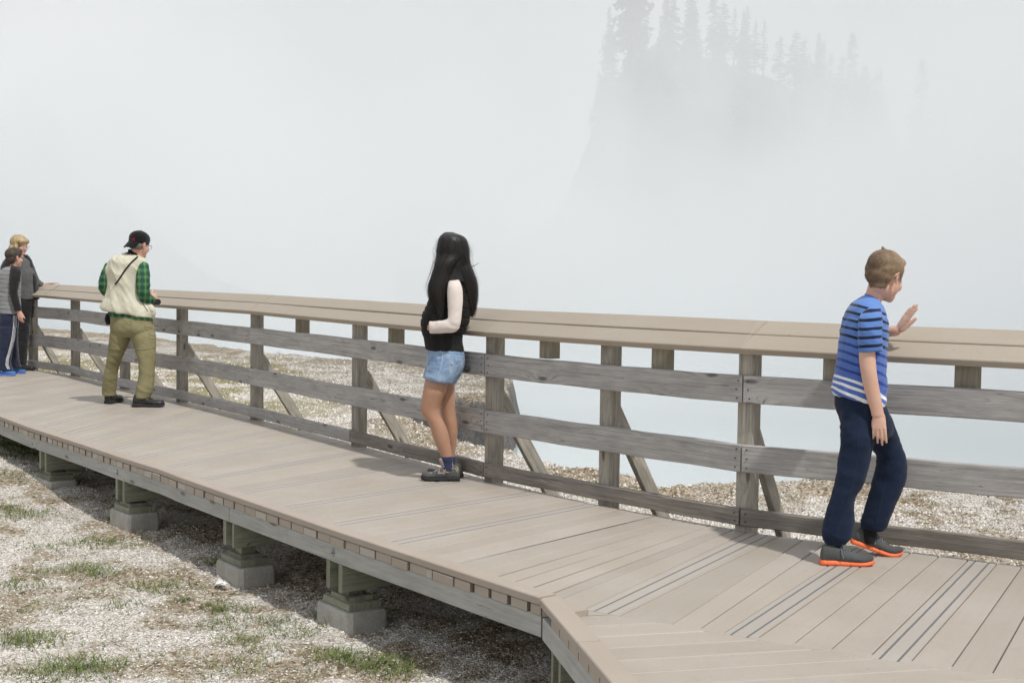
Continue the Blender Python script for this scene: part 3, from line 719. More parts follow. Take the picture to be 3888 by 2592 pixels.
x, y, z, r = scatter_pts(150000, 4.6, 24, -30, 30, not_mid_deck); pt = patchiness(x, y); k = RNG.random(len(x)) < 0.12 + 0.88 * pt; x, y, z, r = x[k][:52000], y[k][:52000], z[k][:52000], r[k][:52000]
o = blades('dry_litter', np.stack([x, y, z, 0.5 + r / 12], 1), 1, 0.01, 0.018, 0.06, 0.0017, 0.34, LITTER, 2); tag(o, kind='stuff')
GRASSM = mat_bits('grass blades', [(0.0, (0.06, 0.095, 0.025)), (0.5, (0.12, 0.18, 0.045)), (0.85, (0.20, 0.24, 0.08)), (1.0, (0.40, 0.36, 0.19))])
# green tufts where the photo shows them (px, py, radius m, blades)
TUFTS = [(370, 2090, .14, 240), (375, 2210, .12, 260), (310, 2190, .12, 160), (640, 2255, .16, 170), (560, 2255, .12, 120), (850, 2330, .10, 220), (1040, 2380, .08, 120), (860, 2390, .12, 160), (700, 2300, .04, 60),
         (1130, 2430, .12, 150), (910, 2450, .10, 130), (60, 2260, .12, 160), (60, 2460, .14, 260), (120, 2470, .12, 220), (300, 2560, .16, 480), (220, 2575, .2, 420), (150, 2210, .08, 70), (130, 1975, .14, 200), (20, 1960, .12, 200), (60, 1990, .14, 150),
         (1290, 2540, .10, 260), (1440, 2550, .14, 420), (1500, 2580, .12, 260), (1250, 2510, .1, 120), (440, 1990, .05, 90), (830, 2165, .05, 110), (1230, 2370, .05, 90), (1330, 2385, .06, 80), (1395, 2400, .04, 60), (1000, 2500, .08, 70),
         (60, 1730, .25, 700), (10, 1750, .3, 900), (30, 1800, .25, 500), (90, 1770, .12, 200), (20, 1880, .2, 200), (240, 1880, .08, 90), (480, 2330, .1, 70), (160, 2340, .1, 70), (900, 2560, .14, 160), (500, 2100, .1, 60), (200, 2110, .12, 90)]
gp = []
for (px_, py_, rr, nb) in TUFTS:
    p = at_z(px_, py_, -0.5); n_ = int(nb)
    for _ in range(int(n_ * .9)):
        a = random.uniform(0, 6.28); q_ = rr * 1.1 * random.random() ** .7; gp.append((p.x + q_ * math.cos(a) * 1.3, p.y + q_ * math.sin(a), 0, 0.65 + 0.3 * p.y / 8))
for _ in range(900):
    px_, py_ = random.uniform(-100, 1700), random.uniform(1850, 2650); p = at_z(px_, py_, -0.5)
    if side(np.array([p.x]), np.array([p.y]))[0] < -0.1: gp += [(p.x + random.gauss(0, .02), p.y + random.gauss(0, .02), 0, .7)] * random.randint(1, 4)
for _ in range(260):
    px_, py_ = random.uniform(600, 3888), random.uniform(1400, 2100); p = at_z(px_, py_, GZ)
    if side(np.array([p.x]), np.array([p.y]))[0] > 2.7: gp += [(p.x, p.y, 0, .8)] * 4
o = blades('grass', np.array(gp), 1, 0.012, 0.03, 0.085, 0.0024, 0.95, GRASSM); tag(o, kind='stuff')
# dry moss cover beyond the railing on the left
MOSSM = mat_bits('moss tips', [(0.0, (0.15, 0.14, 0.05)), (0.5, (0.29, 0.26, 0.09)), (0.8, (0.42, 0.37, 0.17)), (1.0, (0.58, 0.52, 0.36))])
x, y, z, r = scatter_pts(120000, 8, 26, -30, 5, lambda a, b: side(a, b) > 2.4); k = RNG.random(len(x)) < mossy(x, y); x, y, z, r = x[k][:30000], y[k][:30000], z[k][:30000], r[k][:30000]
o = blades('moss', np.stack([x, y, z, 0.5 + r / 16], 1), 1, 0.01, 0.015, 0.045, 0.004, 0.5, MOSSM, 2); tag(o, kind='stuff')
# ------------------------------------------------------------------ people: lofted limbs fused into continuous surfaces
from mathutils.bvhtree import BVHTree
def n3(P, s, seed=0, oct=3):
    """fractal value noise on an (n,3) array, 0..1"""
    x, y, z = P[:, 0] * s[0], P[:, 1] * s[1], P[:, 2] * s[2]; r = 0; a = .5; t = 0
    for o in range(oct):
        zi = np.floor(z); fz = z - zi; fz = fz * fz * (3 - 2 * fz)
        def pl(k):
            off = (k * 57.31) % 1000.0; return vnoise3(x + off, y + off * .37, seed + o)
        r = r + a * (pl(zi) * (1 - fz) + pl(zi + 1) * fz); t += a; a *= .5; x, y, z = x * 2.1, y * 2.1, z * 2.1
    return r / t
def vnoise3(x, y, seed): return vnoise(x, y, seed)
class Fig:
    def __init__(s, Y): s.Y = Y
    def P(s, px, py, d=0.0): return at_y(px, py, s.Y + d)
    def k(s, d=0.0): return (s.Y + d) / FPX
    def ring(s, lx, ly, rx, ry, d, b, n=22, e=2.0, db=0.0):
        """closed ring through the contour points L and R of the photograph; b is its half depth in photo pixels"""
        L, R = s.P(lx, ly, d), s.P(rx, ry, d); c = (L + R) / 2; A = (R - L) / 2; B = Vector((0, s.k(d) * b, db * s.k(d)))
        out = []
        for i in range(n):
            t = 2 * math.pi * i / n; ct, st = math.cos(t), math.sin(t)
            out.append(c + A * math.copysign(abs(ct) ** (2 / e), ct) + B * math.copysign(abs(st) ** (2 / e), st))
        return out
    def loft(s, rs, e=2.0, sub_=3):
        rings = [s.ring(*r, e=e) for r in rs]; return loft_rings(rings, sub_)
    def limb(s, cs, n=14, sub_=3):
        """cs: (px, py, d, radius px [, flat])"""
        pts = [s.P(c[0], c[1], c[2]) for c in cs]; rad = [c[3] * s.k(c[2]) for c in cs]
        return tube(pts, rad, n, sub_)
def catmull(arr, sub_):
    arr = np.array(arr, float); n = len(arr); out = []
    for i in range(n - 1):
        p0, p1, p2, p3 = arr[max(i - 1, 0)], arr[i], arr[i + 1], arr[min(i + 2, n - 1)]
        for k in range(sub_):
            t = k / sub_; out.append(0.5 * ((2 * p1) + (-p0 + p2) * t + (2 * p0 - 5 * p1 + 4 * p2 - p3) * t * t + (-p0 + 3 * p1 - 3 * p2 + p3) * t ** 3))
    out.append(arr[-1]); return out
def loft_rings(rings, sub_=3, cap=True):
    R = catmull([[tuple(v) for v in r] for r in rings], sub_); m = len(R[0]); V = [tuple(v) for r in R for v in r]; F = []
    for i in range(len(R) - 1):
        for j in range(m): F.append((i * m + j, i * m + (j + 1) % m, (i + 1) * m + (j + 1) % m, (i + 1) * m + j))
    F.append(tuple(range(m - 1, -1, -1))); F.append(tuple((len(R) - 1) * m + j for j in range(m)))
    return V, F
def tube(pts, rad, n=14, sub_=3, flat=1.0, upv=Vector((0, 0, 1))):
    a = catmull([(*p, r) for p, r in zip(pts, rad)], sub_); P = [Vector(q[:3]) for q in a]; R = [max(q[3], 1e-4) for q in a]
    V = []; F = []; prev = None
    for i, p in enumerate(P):
        t = (P[min(i + 1, len(P) - 1)] - P[max(i - 1, 0)]).normalized()
        if prev is None:
            s = t.cross(upv); s = t.cross(Vector((1, 0, 0))) if s.length < .1 else s
        else: s = prev - t * prev.dot(t)
        s.normalize(); prev = s; u = t.cross(s)
        for k in range(n): q = 2 * math.pi * k / n; V.append(p + s * math.cos(q) * R[i] + u * math.sin(q) * R[i] * flat)
    for i in range(len(P) - 1):
        for j in range(n): F.append((i * n + j, i * n + (j + 1) % n, (i + 1) * n + (j + 1) % n, (i + 1) * n + j))
    F.append(tuple(range(n - 1, -1, -1))); F.append(tuple((len(P) - 1) * n + j for j in range(n)))
    return [tuple(v) for v in V], F
def ball(c, r, M=None, n=14):
    """ellipsoid centre c, radii r, in the frame M (4x4)"""
    V = []; F = []
    for i in range(n + 1):
        th = math.pi * i / n
        for j in range(2 * n):
            ph = math.pi * j / n; V.append(Vector((c[0] + r[0] * math.sin(th) * math.cos(ph), c[1] + r[1] * math.sin(th) * math.sin(ph), c[2] + r[2] * math.cos(th))))
    w = 2 * n
    for i in range(n):
        for j in range(w): F.append((i * w + j, (i + 1) * w + j, (i + 1) * w + (j + 1) % w, i * w + (j + 1) % w))
    if M is not None: V = [M @ v for v in V]
    return [tuple(v) for v in V], F
def outward(V, F):
    """flip a closed part whose faces point inwards"""
    v = np.array(V); vol = 0.0
    for f in F:
        for k in range(1, len(f) - 1): vol += np.dot(v[f[0]], np.cross(v[f[k]], v[f[k + 1]]))
    return (V, [tuple(reversed(f)) for f in F]) if vol < 0 else (V, F)
def fuse(name, parts, voxel, mat, parent=None, smooth=2, disp=None, attr=None, keep=None):
    V = []; F = []
    for (v, f) in parts:
        c = np.mean(np.array(v), 0); v = [tuple(np.array(q)) for q in v]; _, f = outward([tuple(np.array(q) - c) for q in v], f); b = len(V); V += v; F += [tuple(b + i for i in q) for q in f]
    me = bpy.data.meshes.new('tmp'); me.from_pydata(V, [], F); o = bpy.data.objects.new('tmp', me); SC.collection.objects.link(o)
    md = o.modifiers.new('r', 'REMESH'); md.mode = 'VOXEL'; md.voxel_size = voxel; md.adaptivity = 0
    if smooth: sm = o.modifiers.new('s', 'SMOOTH'); sm.factor = .5; sm.iterations = smooth
    dg = bpy.context.evaluated_depsgraph_get(); ev = o.evaluated_get(dg); m2 = bpy.data.meshes.new_from_object(ev)
    bpy.data.objects.remove(o); bpy.data.meshes.remove(me); m2.name = name
    n = len(m2.vertices); co = np.empty(n * 3); m2.vertices.foreach_get('co', co); co = co.reshape(-1, 3)
    if disp is not None:
        no = np.empty(n * 3, dtype=np.float32); m2.vertex_normals.foreach_get('vector', no); no = no.reshape(-1, 3); co2 = co + no * disp(co, no)[:, None]
        m2.vertices.foreach_set('co', co2.ravel()); 
    if attr:
        for an, fn in attr.items(): t = m2.attributes.new(an, 'FLOAT', 'POINT'); t.data.foreach_set('value', fn(co).astype(np.float32))
    m2.materials.clear(); m2.materials.append(mat); m2.polygons.foreach_set('use_smooth', [True] * len(m2.polygons)); m2.update()
    o = bpy.data.objects.new(name, m2); link(o, parent); INT[o.name] = Matrix.Identity(4)
    return o
def finger(B, d, pn, L, r, curl, sp=0.0, sd=None):
    pts = [B - d * r * 1.2, B]; rr = [r, r * 1.05]; dd = d.copy(); ax = d.cross(pn).normalized(); p = B.copy()
    for k, (fr, c) in enumerate(((.45, curl * .8), (.30, curl * 1.1), (.25, curl * .7))):
        dd = Matrix.Rotation(c, 3, ax) @ dd; 
        pts.append(p + dd * L * fr * .5); rr.append(r * (1.0 - .07 * k)); p = p + dd * L * fr; pts.append(p.copy()); rr.append(r * (.97 - .09 * k))
    pts.append(p + dd * r * .7); rr.append(r * .35)
    return tube(pts, rr, 10, 1)
def hand(W, d, pn, th, L, curls=(.25, .3, .35, .4), spread=.06, thumb=(.75, .55, .25), fr=1.0):
    """W wrist, d towards the fingers, pn out of the palm, th towards the thumb side"""
    d = d.normalized(); pn = (pn - d * pn.dot(d)).normalized(); th = (th - d * th.dot(d) - pn * th.dot(pn)).normalized(); s = L / .18; PL = .50 * L
    rings = []
    for t, w, h in ((-.12, .024, .019), (.08, .026, .019), (.3, .034, .019), (.6, .040, .016), (.9, .040, .0135), (1.02, .037, .010)):
        c = W + d * PL * t + pn * .002; rings.append([c + th * w * s * math.cos(q) + pn * h * s * math.sin(q) for q in [2 * math.pi * i / 16 for i in range(16)]])
    out = [loft_rings(rings, 2)]
    for k, (o, b, l, r) in enumerate(((.0315, .95, .88, .0076), (.0108, 1.0, 1.0, .0079), (-.0105, .97, .93, .0076), (-.0305, .88, .74, .0067))):
        dd = (d + th * (spread * (1.5 - k))).normalized(); out.append(finger(W + d * PL * b + th * o * s, dd, pn, l * .52 * L, r * s * fr, curls[k]))
    tb = W + d * PL * .22 + th * .026 * s + pn * .006; td = (d * thumb[0] + th * thumb[1] + pn * thumb[2]).normalized()
    p1 = tb + td * .045 * s; td2 = (td + d * .35).normalized(); p2 = p1 + td2 * .032 * s; p3 = p2 + (td2 + d * .1).normalized() * .024 * s
    out.append(tube([tb - td * .01, tb + td * .01, p1, p2, p3, p3 + (p3 - p2).normalized() * .004], [.013 * s, .0145 * s, .0105 * s * fr, .0098 * s * fr, .0078 * s * fr, .003], 12, 2))
    return out
def headframe(C, fwd, up, s=1.0):
    x = fwd.normalized(); z = (up - x * up.dot(x)).normalized(); y = z.cross(x)
    return Matrix(((x.x * s, y.x * s, z.x * s, C.x), (x.y * s, y.y * s, z.y * s, C.y), (x.z * s, y.z * s, z.z * s, C.z), (0, 0, 0, 1)))
def head_parts(M, female=False, ears=True, child=False):
    B = lambda c, r: ball(c, r, M)
    p = [B((-.012, 0, .035), (.097, .076, .083)), B((.030, 0, -.030), (.062, .061, .074)), B((.010, 0, -.055), (.06, .055, .05)), B((.045, 0, -.082), (.040, .042, .028)),
         B((.074, 0, -.094), (.018, .020, .017)), B((.078, 0, .022), (.014, .046, .014)), B((.066, .036, -.030), (.022, .022, .026)), B((.066, -.036, -.030), (.022, .022, .026)),
         B((.084, 0, -.063), (.010, .023, .0055)), B((.083, 0, -.072), (.009, .019, .0055)), B((-.030, 0, -.040), (.045, .046, .05))]
    ns_ = .90 if child else 1.0
    nose = [M @ Vector((v[0] * ns_, v[1], v[2])) for v in ((.082, 0, .012), (.094, 0, -.008), (.106, 0, -.030), (.104, 0, -.040), (.092, 0, -.043))]
    sc = M.to_scale().x; p.append(tube(nose, [q * sc for q in (.007, .0085, .012, .0115, .008)], 10, 2)); p.append(B((.096 * ns_, .010, -.038), (.009, .007, .006))); p.append(B((.096 * ns_, -.010, -.038), (.009, .007, .006)))
    if ears:
        for sg in (1, -1):
            es, eo = (.82, -.020) if child else (1, 0)
            rim = [M @ Vector((v[0] * es + eo, v[1], v[2] * es)) for v in ((.012, .074 * sg, -.028), (.010, .079 * sg, -.036), (.002, .080 * sg, -.030), (-.010, .084 * sg, -.012), (-.017, .088 * sg, .008), (-.012, .089 * sg, .024), (.002, .086 * sg, .028), (.012, .080 * sg, .018), (.012, .075 * sg, .006))]
            p.append(tube(rim, [q * sc for q in (.004, .0055, .0055, .0042, .0038, .0038, .0036, .0034, .003)], 8, 2)); p.append(B((eo, .078 * sg, -.002), (.013 * es, .005, .024 * es)))
    return p
def eyes(M, parent, iris=(.05, .06, .05)):
    for sg in (1, -1):
        V, F = ball((.0735, .031 * sg, .000), (.0125, .0135, .0105), M, 10); m = MB(); m.add(V, F); o = m.build('eye', EYEW, parent, True)
        V, F = ball((.0830, .0315 * sg, -.001), (.0045, .0052, .0052), M, 8); m = MB(); m.add(V, F); pass
        q = MB(); q.add(V, F); oo = q.build('iris', EYED, parent, True); oo.parent = o
def bvh_of(o):
    me = o.data; mw = INT[o.name]; return BVHTree.FromPolygons([mw @ v.co for v in me.vertices], [tuple(p.vertices) for p in me.polygons])
def cast(bv, px, py):
    d = ray(px, py).normalized(); h = bv.ray_cast(CAMLOC, d); return (h[0], h[1]) if h[0] is not None else (None, None)
def on_surface(bv, pts, rad, lift=0.0, n=6, flat=.5, step=6.0, name='seam', mat=None, parent=None, closed=False):
    """a thin welt or strap laid on a surface along photo points"""
    P = []; N = []
    pts = list(pts) + ([pts[0]] if closed else [])
    for (a, b) in zip(pts, pts[1:]):
        k = max(1, int(math.hypot(a[0] - b[0], a[1] - b[1]) / step))
        for i in range(k + (1 if b is pts[-1] else 0)):
            t = i / k; h, nn = cast(bv, a[0] + (b[0] - a[0]) * t, a[1] + (b[1] - a[1]) * t)
            if h is not None: P.append(h + nn * lift); N.append(nn)
    if len(P) < 2: return None
    mb = MB(); prof = [(rad * math.cos(2 * math.pi * i / n), rad * flat * math.sin(2 * math.pi * i / n)) for i in range(n)]
    sweep(mb, P, prof, ups=N, tone=.5); return mb.build(name, mat, parent, True)
def strands(name, surf, count, region, flow, L, wid, mat, parent, lift=.003, seg=3, tonef=None, seed=1, wob=.25, curlv=0.0):
    """short hairs lying on a hair surface, combed along flow(co)"""
    rnd = np.random.default_rng(seed); me = surf.data; me.calc_loop_triangles(); nt_ = len(me.loop_triangles)
    tri = np.empty(nt_ * 3, dtype=np.int32); me.loop_triangles.foreach_get('vertices', tri); tri = tri.reshape(-1, 3)
    co = np.empty(len(me.vertices) * 3); me.vertices.foreach_get('co', co); co = co.reshape(-1, 3)
    a, b, c = co[tri[:, 0]], co[tri[:, 1]], co[tri[:, 2]]; nr_ = np.cross(b - a, c - a); ar = np.linalg.norm(nr_, axis=1); pr_ = ar / ar.sum(); idx_ = rnd.choice(nt_, count, p=pr_)
    u = rnd.random((count, 1)); v = rnd.random((count, 1)); w_ = u + v > 1; u = np.where(w_, 1 - u, u); v = np.where(w_, 1 - v, v)
    P = a[idx_] + (b[idx_] - a[idx_]) * u + (c[idx_] - a[idx_]) * v; N = nr_[idx_] / ar[idx_][:, None]
    k = region(P); P, N = P[k], N[k]; m = len(P); D = flow(P) + rnd.normal(0, wob, (m, 3)); D -= N * (D * N).sum(1)[:, None] ; D /= np.linalg.norm(D, axis=1)[:, None]
    S = np.cross(D, N); LL = rnd.uniform(L[0], L[1], m)[:, None]; vs = []; lf = rnd.uniform(.3, 1, m)[:, None] * lift
    for s in range(seg + 1):
        t = s / seg; c_ = P + D * LL * t + N * (lf * math.sin(min(t * 1.5, 1) * 1.57) - .0015 - LL * t * t * curlv)
        for sg in (-1, 1): vs.append(c_ + S * wid * sg * (1 - t * .8))
    V = np.stack(vs, 1).reshape(-1, 3); nn = 2 * (seg + 1); F = (np.array([[2 * q, 2 * q + 1, 2 * q + 3, 2 * q + 2] for q in range(seg)])[None] + (np.arange(m) * nn)[:, None, None]).reshape(-1, 4)
    tn = rnd.random(m) if tonef is None else np.clip(tonef(P) + rnd.normal(0, .15, m), 0, 1)
    o = np_mesh(name, V, F, mat, fattrs={'tone': np.repeat(tn, seg)}, parent=parent); INT[o.name] = Matrix.Identity(4); return o
def long_strands(name, guides, count, mat, parent, wid, seed, spread, tmin=(0, .35), tmax=(.7, 1.0), wave=.006, seg=16):
    """guides: list of lists of rings (centre, A, B); strands run down them just outside the surface"""
    rnd = random.Random(seed); V = []; F = []; T = []
    for g, n in zip(guides, count):
        R = catmull([[*c, *A, *B] for (c, A, B) in g], 8); NR = len(R)
        for _ in range(n):
            ph = rnd.uniform(0, 6.283); tw = rnd.gauss(0, .35); rr = rnd.uniform(*spread); t0 = rnd.uniform(*tmin); t1 = rnd.uniform(*tmax); drift = rnd.gauss(0, .10); w = wid * rnd.uniform(.5, 1.2); wp = rnd.uniform(0, 6.28); wf = rnd.uniform(3, 8); b = len(V); tone = rnd.random()
            P = []
            for s in range(seg + 1):
                t = t0 + (t1 - t0) * s / seg; q = t * (NR - 1); i = min(int(q), NR - 2); f = q - i; a = R[i] * (1 - f) + R[i + 1] * f
                c, A, B = Vector(a[:3]), Vector(a[3:6]), Vector(a[6:9]); an = ph + tw * t; k = rr * (1 + drift * max(0, t - .4)) ; 
                P.append((c + A * (math.cos(an) * k) + B * (math.sin(an) * k) + Vector((math.sin(wp + wf * t) * wave * t, 0, 0)), (A.normalized() * -math.sin(an) + B.normalized() * math.cos(an))))
            for s, (p, sd_) in enumerate(P):
                ww = w * (1 - .75 * (s / seg) ** 3); V.append(p + sd_ * ww); V.append(p - sd_ * ww)
            for s in range(seg): F.append((b + 2 * s, b + 2 * s + 1, b + 2 * s + 3, b + 2 * s + 2)); T.append(tone)
    o = np_mesh(name, np.array([tuple(v) for v in V]), np.array(F), mat, fattrs={'tone': T}, parent=parent); INT[o.name] = Matrix.Identity(4); return o
def shoe(name, heel, dirv, L, parent, um, sm, tilt=0.0, H=.085, W=.047, sole=.022, lace=None, toe_spring=.012, accent=None):
    """heel: ground point under the back of the heel; sole and upper follow the last"""
    d = Vector((dirv.x, dirv.y, 0)).normalized(); s = Vector((-d.y, d.x, 0)); z = Vector((0, 0, 1)); d2 = (d * math.cos(tilt) - z * math.sin(tilt)); u2 = (z * math.cos(tilt) + d * math.sin(tilt))
    k = L / .27
    prof = [(0.0, .55, .50), (.04, .74, .92), (.14, .80, 1.0), (.26, .78, .96), (.38, .74, .80), (.52, .84, .62), (.68, 1.0, .46), (.82, .98, .38), (.92, .80, .33), (.985, .42, .22)]
    def rings(zlo, zhi, ws, lift=0, n=18, pw=2.6, grow=0):
        out = []
        for t, w, h in prof:
            c = heel + d2 * (L * (t * (1 + grow) - grow / 2)); up0 = zlo + toe_spring * max(0, (t - .7) / .3) ** 2; hh = (zhi(h) - zlo)
            r = []
            for i in range(n):
                a = 2 * math.pi * i / n; x = math.cos(a); y = math.sin(a); sx = math.copysign(abs(x) ** (2 / pw), x); sy = math.copysign(abs(y) ** (2 / pw), y)
                wid = W * k * w * ws * (1 - .22 * max(0, sy)); r.append(c + s * sx * wid + u2 * (up0 + hh * (sy * .5 + .5)))
            out.append(r)
        return out
    up = fuse(name, [loft_rings(rings(sole * .6, lambda h: sole + H * k * h, .93), 3)], .005, um, parent, 2)
    so = fuse('sole', [loft_rings(rings(0.0, lambda h: sole * (1.05 + .25 * (h > .8)), 1.0, pw=5, grow=.035), 3)], .004, sm, parent, 1, disp=lambda c, n: -.0018 * (np.abs(np.sin(((c - np.array(heel)) @ np.array(d)) * 62)) > .985))
    so.parent = up
    if lace is not None:
        mb = MB()
        for q in range(5):
            t = .36 + q * .06; hh = sole + H * k * (.86 - q * .085); c = heel + d2 * L * t + u2 * hh; ww = W * k * .45
            sweep(mb, [c - s * ww - u2 * .006, c + u2 * .004, c + s * ww - u2 * .006 + d2 * .012], [(.0028 * math.cos(a), .0018 * math.sin(a)) for a in (0, 1.05, 2.1, 3.14, 4.2, 5.2)])
        c = heel + d2 * L * .36 + u2 * (sole + H * k * .9)
        for sg in (-1, 1):
            sweep(mb, [c, c + s * .02 * sg + u2 * .012 + d2 * .005, c + s * .035 * sg - u2 * .004 + d2 * .012, c + s * .012 * sg], [(.0024 * math.cos(a), .0018 * math.sin(a)) for a in (0, 1.05, 2.1, 3.14, 4.2, 5.2)])
            sweep(mb, [c, c + s * .03 * sg - u2 * .015, c + s * .040 * sg - u2 * .05 + d2 * .01], [(.0024 * math.cos(a), .0018 * math.sin(a)) for a in (0, 1.05, 2.1, 3.14, 4.2, 5.2)])
        lo = mb.build('laces', lace, None); lo.parent = up
    return up

# ---- fabrics and skin
def mat_skin(name, c, rosy=(.62, .25, .18)):
    m = M_(name, .48, .4); p = m.obj(); n_ = m.noise(p, 11, 4, .6); n2 = m.noise(p, 190, 2, .5)
    m.col(m.mix(m.ramp(n_, [(.4, 0.0), (.75, .32)]), m.mix(.03, c, m.ramp(n2, [(.3, .25), (.7, .75)])), rosy)); m.b.inputs['Subsurface Weight'].default_value = .18; m.b.inputs['Subsurface Radius'].default_value = (.012, .005, .003); m.b.inputs['Subsurface Scale'].default_value = .6
    m.bump(n2, .08, .001); return m.m
SKINB = mat_skin('fair skin', (.66, .42, .32)); SKINW = mat_skin('tanned skin', (.45, .255, .165), (.36, .16, .10)); SKINM = mat_skin('pink skin', (.62, .36, .28), (.58, .24, .18))
EYEW = mat_plain('eye white', (.6, .58, .55), .2, .5); EYED = mat_plain('iris', (.06, .045, .03), .15, .5); LIPM = mat_plain('lips', (.48, .20, .17), .5, .3)
def mat_cloth(name, c, var=.12, fine=600, rough=.9, sheen=.2, bump=.25):
    m = M_(name, rough, .15); p = m.obj(); a = m.noise(p, 14, 4, .6); f = m.noise(p, fine, 2, .6)
    m.col(m.mix(m.ramp(a, [(.3, 0.0), (.7, 1.0)]), [x * (1 - var) for x in c], [x * (1 + var) for x in c])); m.bump(m.math('ADD', f, m.math('MULTIPLY', a, .6)), bump, .002); m.b.inputs['Sheen Weight'].default_value = sheen; return m.m
def mat_hair(name, lo, hi, rough=.42):
    m = M_(name, rough, .45); m.col(m.ramp(m.attr('tone'), [(0, lo), (1, hi)])); m.b.inputs['Anisotropic'].default_value = .5; return m.m
def folds(scale, amp, seed, zr=None, sharp=1.5):
    """cloth creases: ridged noise"""
    def f(co, no):
        r = n3(co, scale, seed, 3); rid = 1 - np.abs(2 * r - 1) * 1.0; d = amp * (rid ** sharp - .5)
        d = d + amp * .35 * (n3(co, [q * 2.3 for q in scale], seed + 5, 2) - .5)
        if zr is not None: d = d * zr(co)
        return d
    return f
def zwin(a, b, lo=.25):
    """stronger creases around the heights listed"""
    def f(co): return lo + (1 - lo) * np.clip(sum(np.exp(-((co[:, 2] - h) / w) ** 2) for h, w in zip(a, b)), 0, 1)
    return f

# ================================================================== the boy in the striped T-shirt
f = Fig(5.97); by = thing('person', f.P(3230, 2150, -.05), 'boy in blue striped T-shirt and navy sweatpants raising one open hand', 'person')
fw = Vector((math.cos(math.radians(41)) * math.cos(math.radians(12)), math.sin(math.radians(41)) * math.cos(math.radians(12)), -math.sin(math.radians(12))))
HM = headframe(f.P(3360, 1052, .0), fw, Vector((.10, 0, 1)), .96)
body = head_parts(HM, child=True)
body.append(f.loft([(3283, 1165, 3345, 1190, 0, 46), (3285, 1130, 3343, 1155, 0, 33), (3289, 1108, 3349, 1140, 0, 31), (3296, 1085, 3358, 1118, 0, 32), (3305, 1055, 3368, 1085, 0, 34)]))
body.append(f.loft([(3262, 1160, 3330, 1175, 0, 60), (3225, 1210, 3340, 1220, 0, 95), (3205, 1300, 3345, 1300, 0, 96), (3195, 1420, 3340, 1420, 0, 90), (3195, 1510, 3340, 1530, 0, 90), (3215, 1600, 3350, 1600, 0, 85)]))
# near arm
body.append(f.loft([(3292, 1205, 3334, 1205, -.10, 22), (3271, 1260, 3335, 1260, -.135, 30), (3262, 1330, 3323, 1330, -.14, 30), (3263, 1372, 3325, 1372, -.145, 29), (3268, 1410, 3328, 1410, -.15, 28), (3277, 1460, 3335, 1455, -.15, 25), (3292, 1515, 3345, 1510, -.15, 21), (3306, 1560, 3354, 1556, -.15, 17), (3309, 1580, 3358, 1577, -.15, 16)]))
W = f.P(3333, 1570, -.15); body += hand(W, f.P(3341, 1680, -.165) - W, Vector((.25, .97, 0)), Vector((1, -.1, .0)), .146, (.16, .22, .27, .30), .035, (.97, .08, .30), 1.16)
# far arm, raised
body.append(f.limb([(3305, 1200, .12, 42), (3290, 1235, .23, 36), (3275, 1268, .33, 31), (3320, 1266, .29, 31), (3365, 1258, .25, 23), (3398, 1257, .22, 19), (3408, 1255, .215, 19)]))
W = f.P(3408, 1254, .21); hd = f.P(3470, 1163, .18) - W; body += hand(W, hd, Vector((.85, .25, -.35)), Vector((.25, -1, .0)), .150, (.04, .04, .05, .06), .008, (.92, .15, .28), 1.12)
# legs inside the trousers
body.append(f.loft([(3215, 1600, 3320, 1620, -.07, 50), (3205, 1800, 3285, 1800, -.085, 42), (3160, 1950, 3215, 1950, -.085, 28), (3155, 2030, 3200, 2030, -.085, 20)]))
body.append(f.loft([(3290, 1605, 3362, 1612, .06, 40), (3330, 1690, 3396, 1692, .08, 36), (3352, 1770, 3414, 1780, .085, 34), (3318, 1920, 3365, 1940, .095, 24), (3292, 1985, 3332, 1995, .1, 18)]))
fuse('body', body, .0036, SKINB, by, 2)
eyes(HM, by)
# hair
BH = lambda c, r: ball(c, r, HM)
HAIRB = mat_hair('light brown hair', (.13, .082, .048), (.56, .41, .26), .6)
hb = fuse('hair', [BH((-.016, 0, .054), (.102, .082, .078)), BH((-.055, 0, .004), (.054, .072, .056)), BH((.046, 0, .088), (.052, .060, .030)), BH((-.056, 0, -.022), (.038, .060, .030)), BH((.010, .066, .045), (.034, .014, .028)), BH((.010, -.066, .045), (.034, .014, .028)), BH((.034, .067, .018), (.008, .008, .024)), BH((.034, -.067, .018), (.008, .008, .024)), BH((-.045, 0, -.040), (.036, .050, .034)), BH((-.055, 0, .03), (.055, .078, .05))], .005, HAIRB, by, 14,
          disp=folds((26, 26, 60), .0012, 3), attr={'tone': lambda c: np.clip(.32 + (n3(c, (30, 30, 30), 4, 2) - .5) * .7 + (c[:, 0] - HM.translation.x) * 2.4, 0, 1)})
HI = HM.inverted(); HI3 = np.array(HI)
def loc_(P): return np.c_[P, np.ones(len(P))] @ HI3.T[:, :3]
X3 = np.array([HM.col[0][:3], HM.col[1][:3], HM.col[2][:3]]) / .96
def flow_short(P):
    l = loc_(P); t = np.clip((l[:, 2] - .05) / .05, 0, 1)[:, None]; back = np.clip(-l[:, 0] / .06, 0, 1)[:, None]
    v = X3[0] * (.9 * t + .35 * (1 - t)) * (1 - back * .75) + X3[2] * (-.9 * (1 - t) - .25 * back); return v
strands('hair_strands', hb, 9000, lambda P: loc_(P)[:, 2] > -.052, flow_short, (.014, .028), .0010, HAIRB, by, .0014, wob=.08, tonef=lambda P: .30 + (P[:, 0] - HM.translation.x) * 3.2 + np.clip(loc_(P)[:, 2] - .06, 0, 1) * 2, seed=5).parent = hb
tuft = [HM @ Vector(v) for v in ((-.040, .01, .122), (-.050, .01, .131), (-.064, .008, .137))]; o = tube(tuft, [.014, .008, .002], 8, 2); mbt = MB(); mbt.add(*o, tone=.4); mbt.build('cowlick', HAIRB, by, True).parent = hb
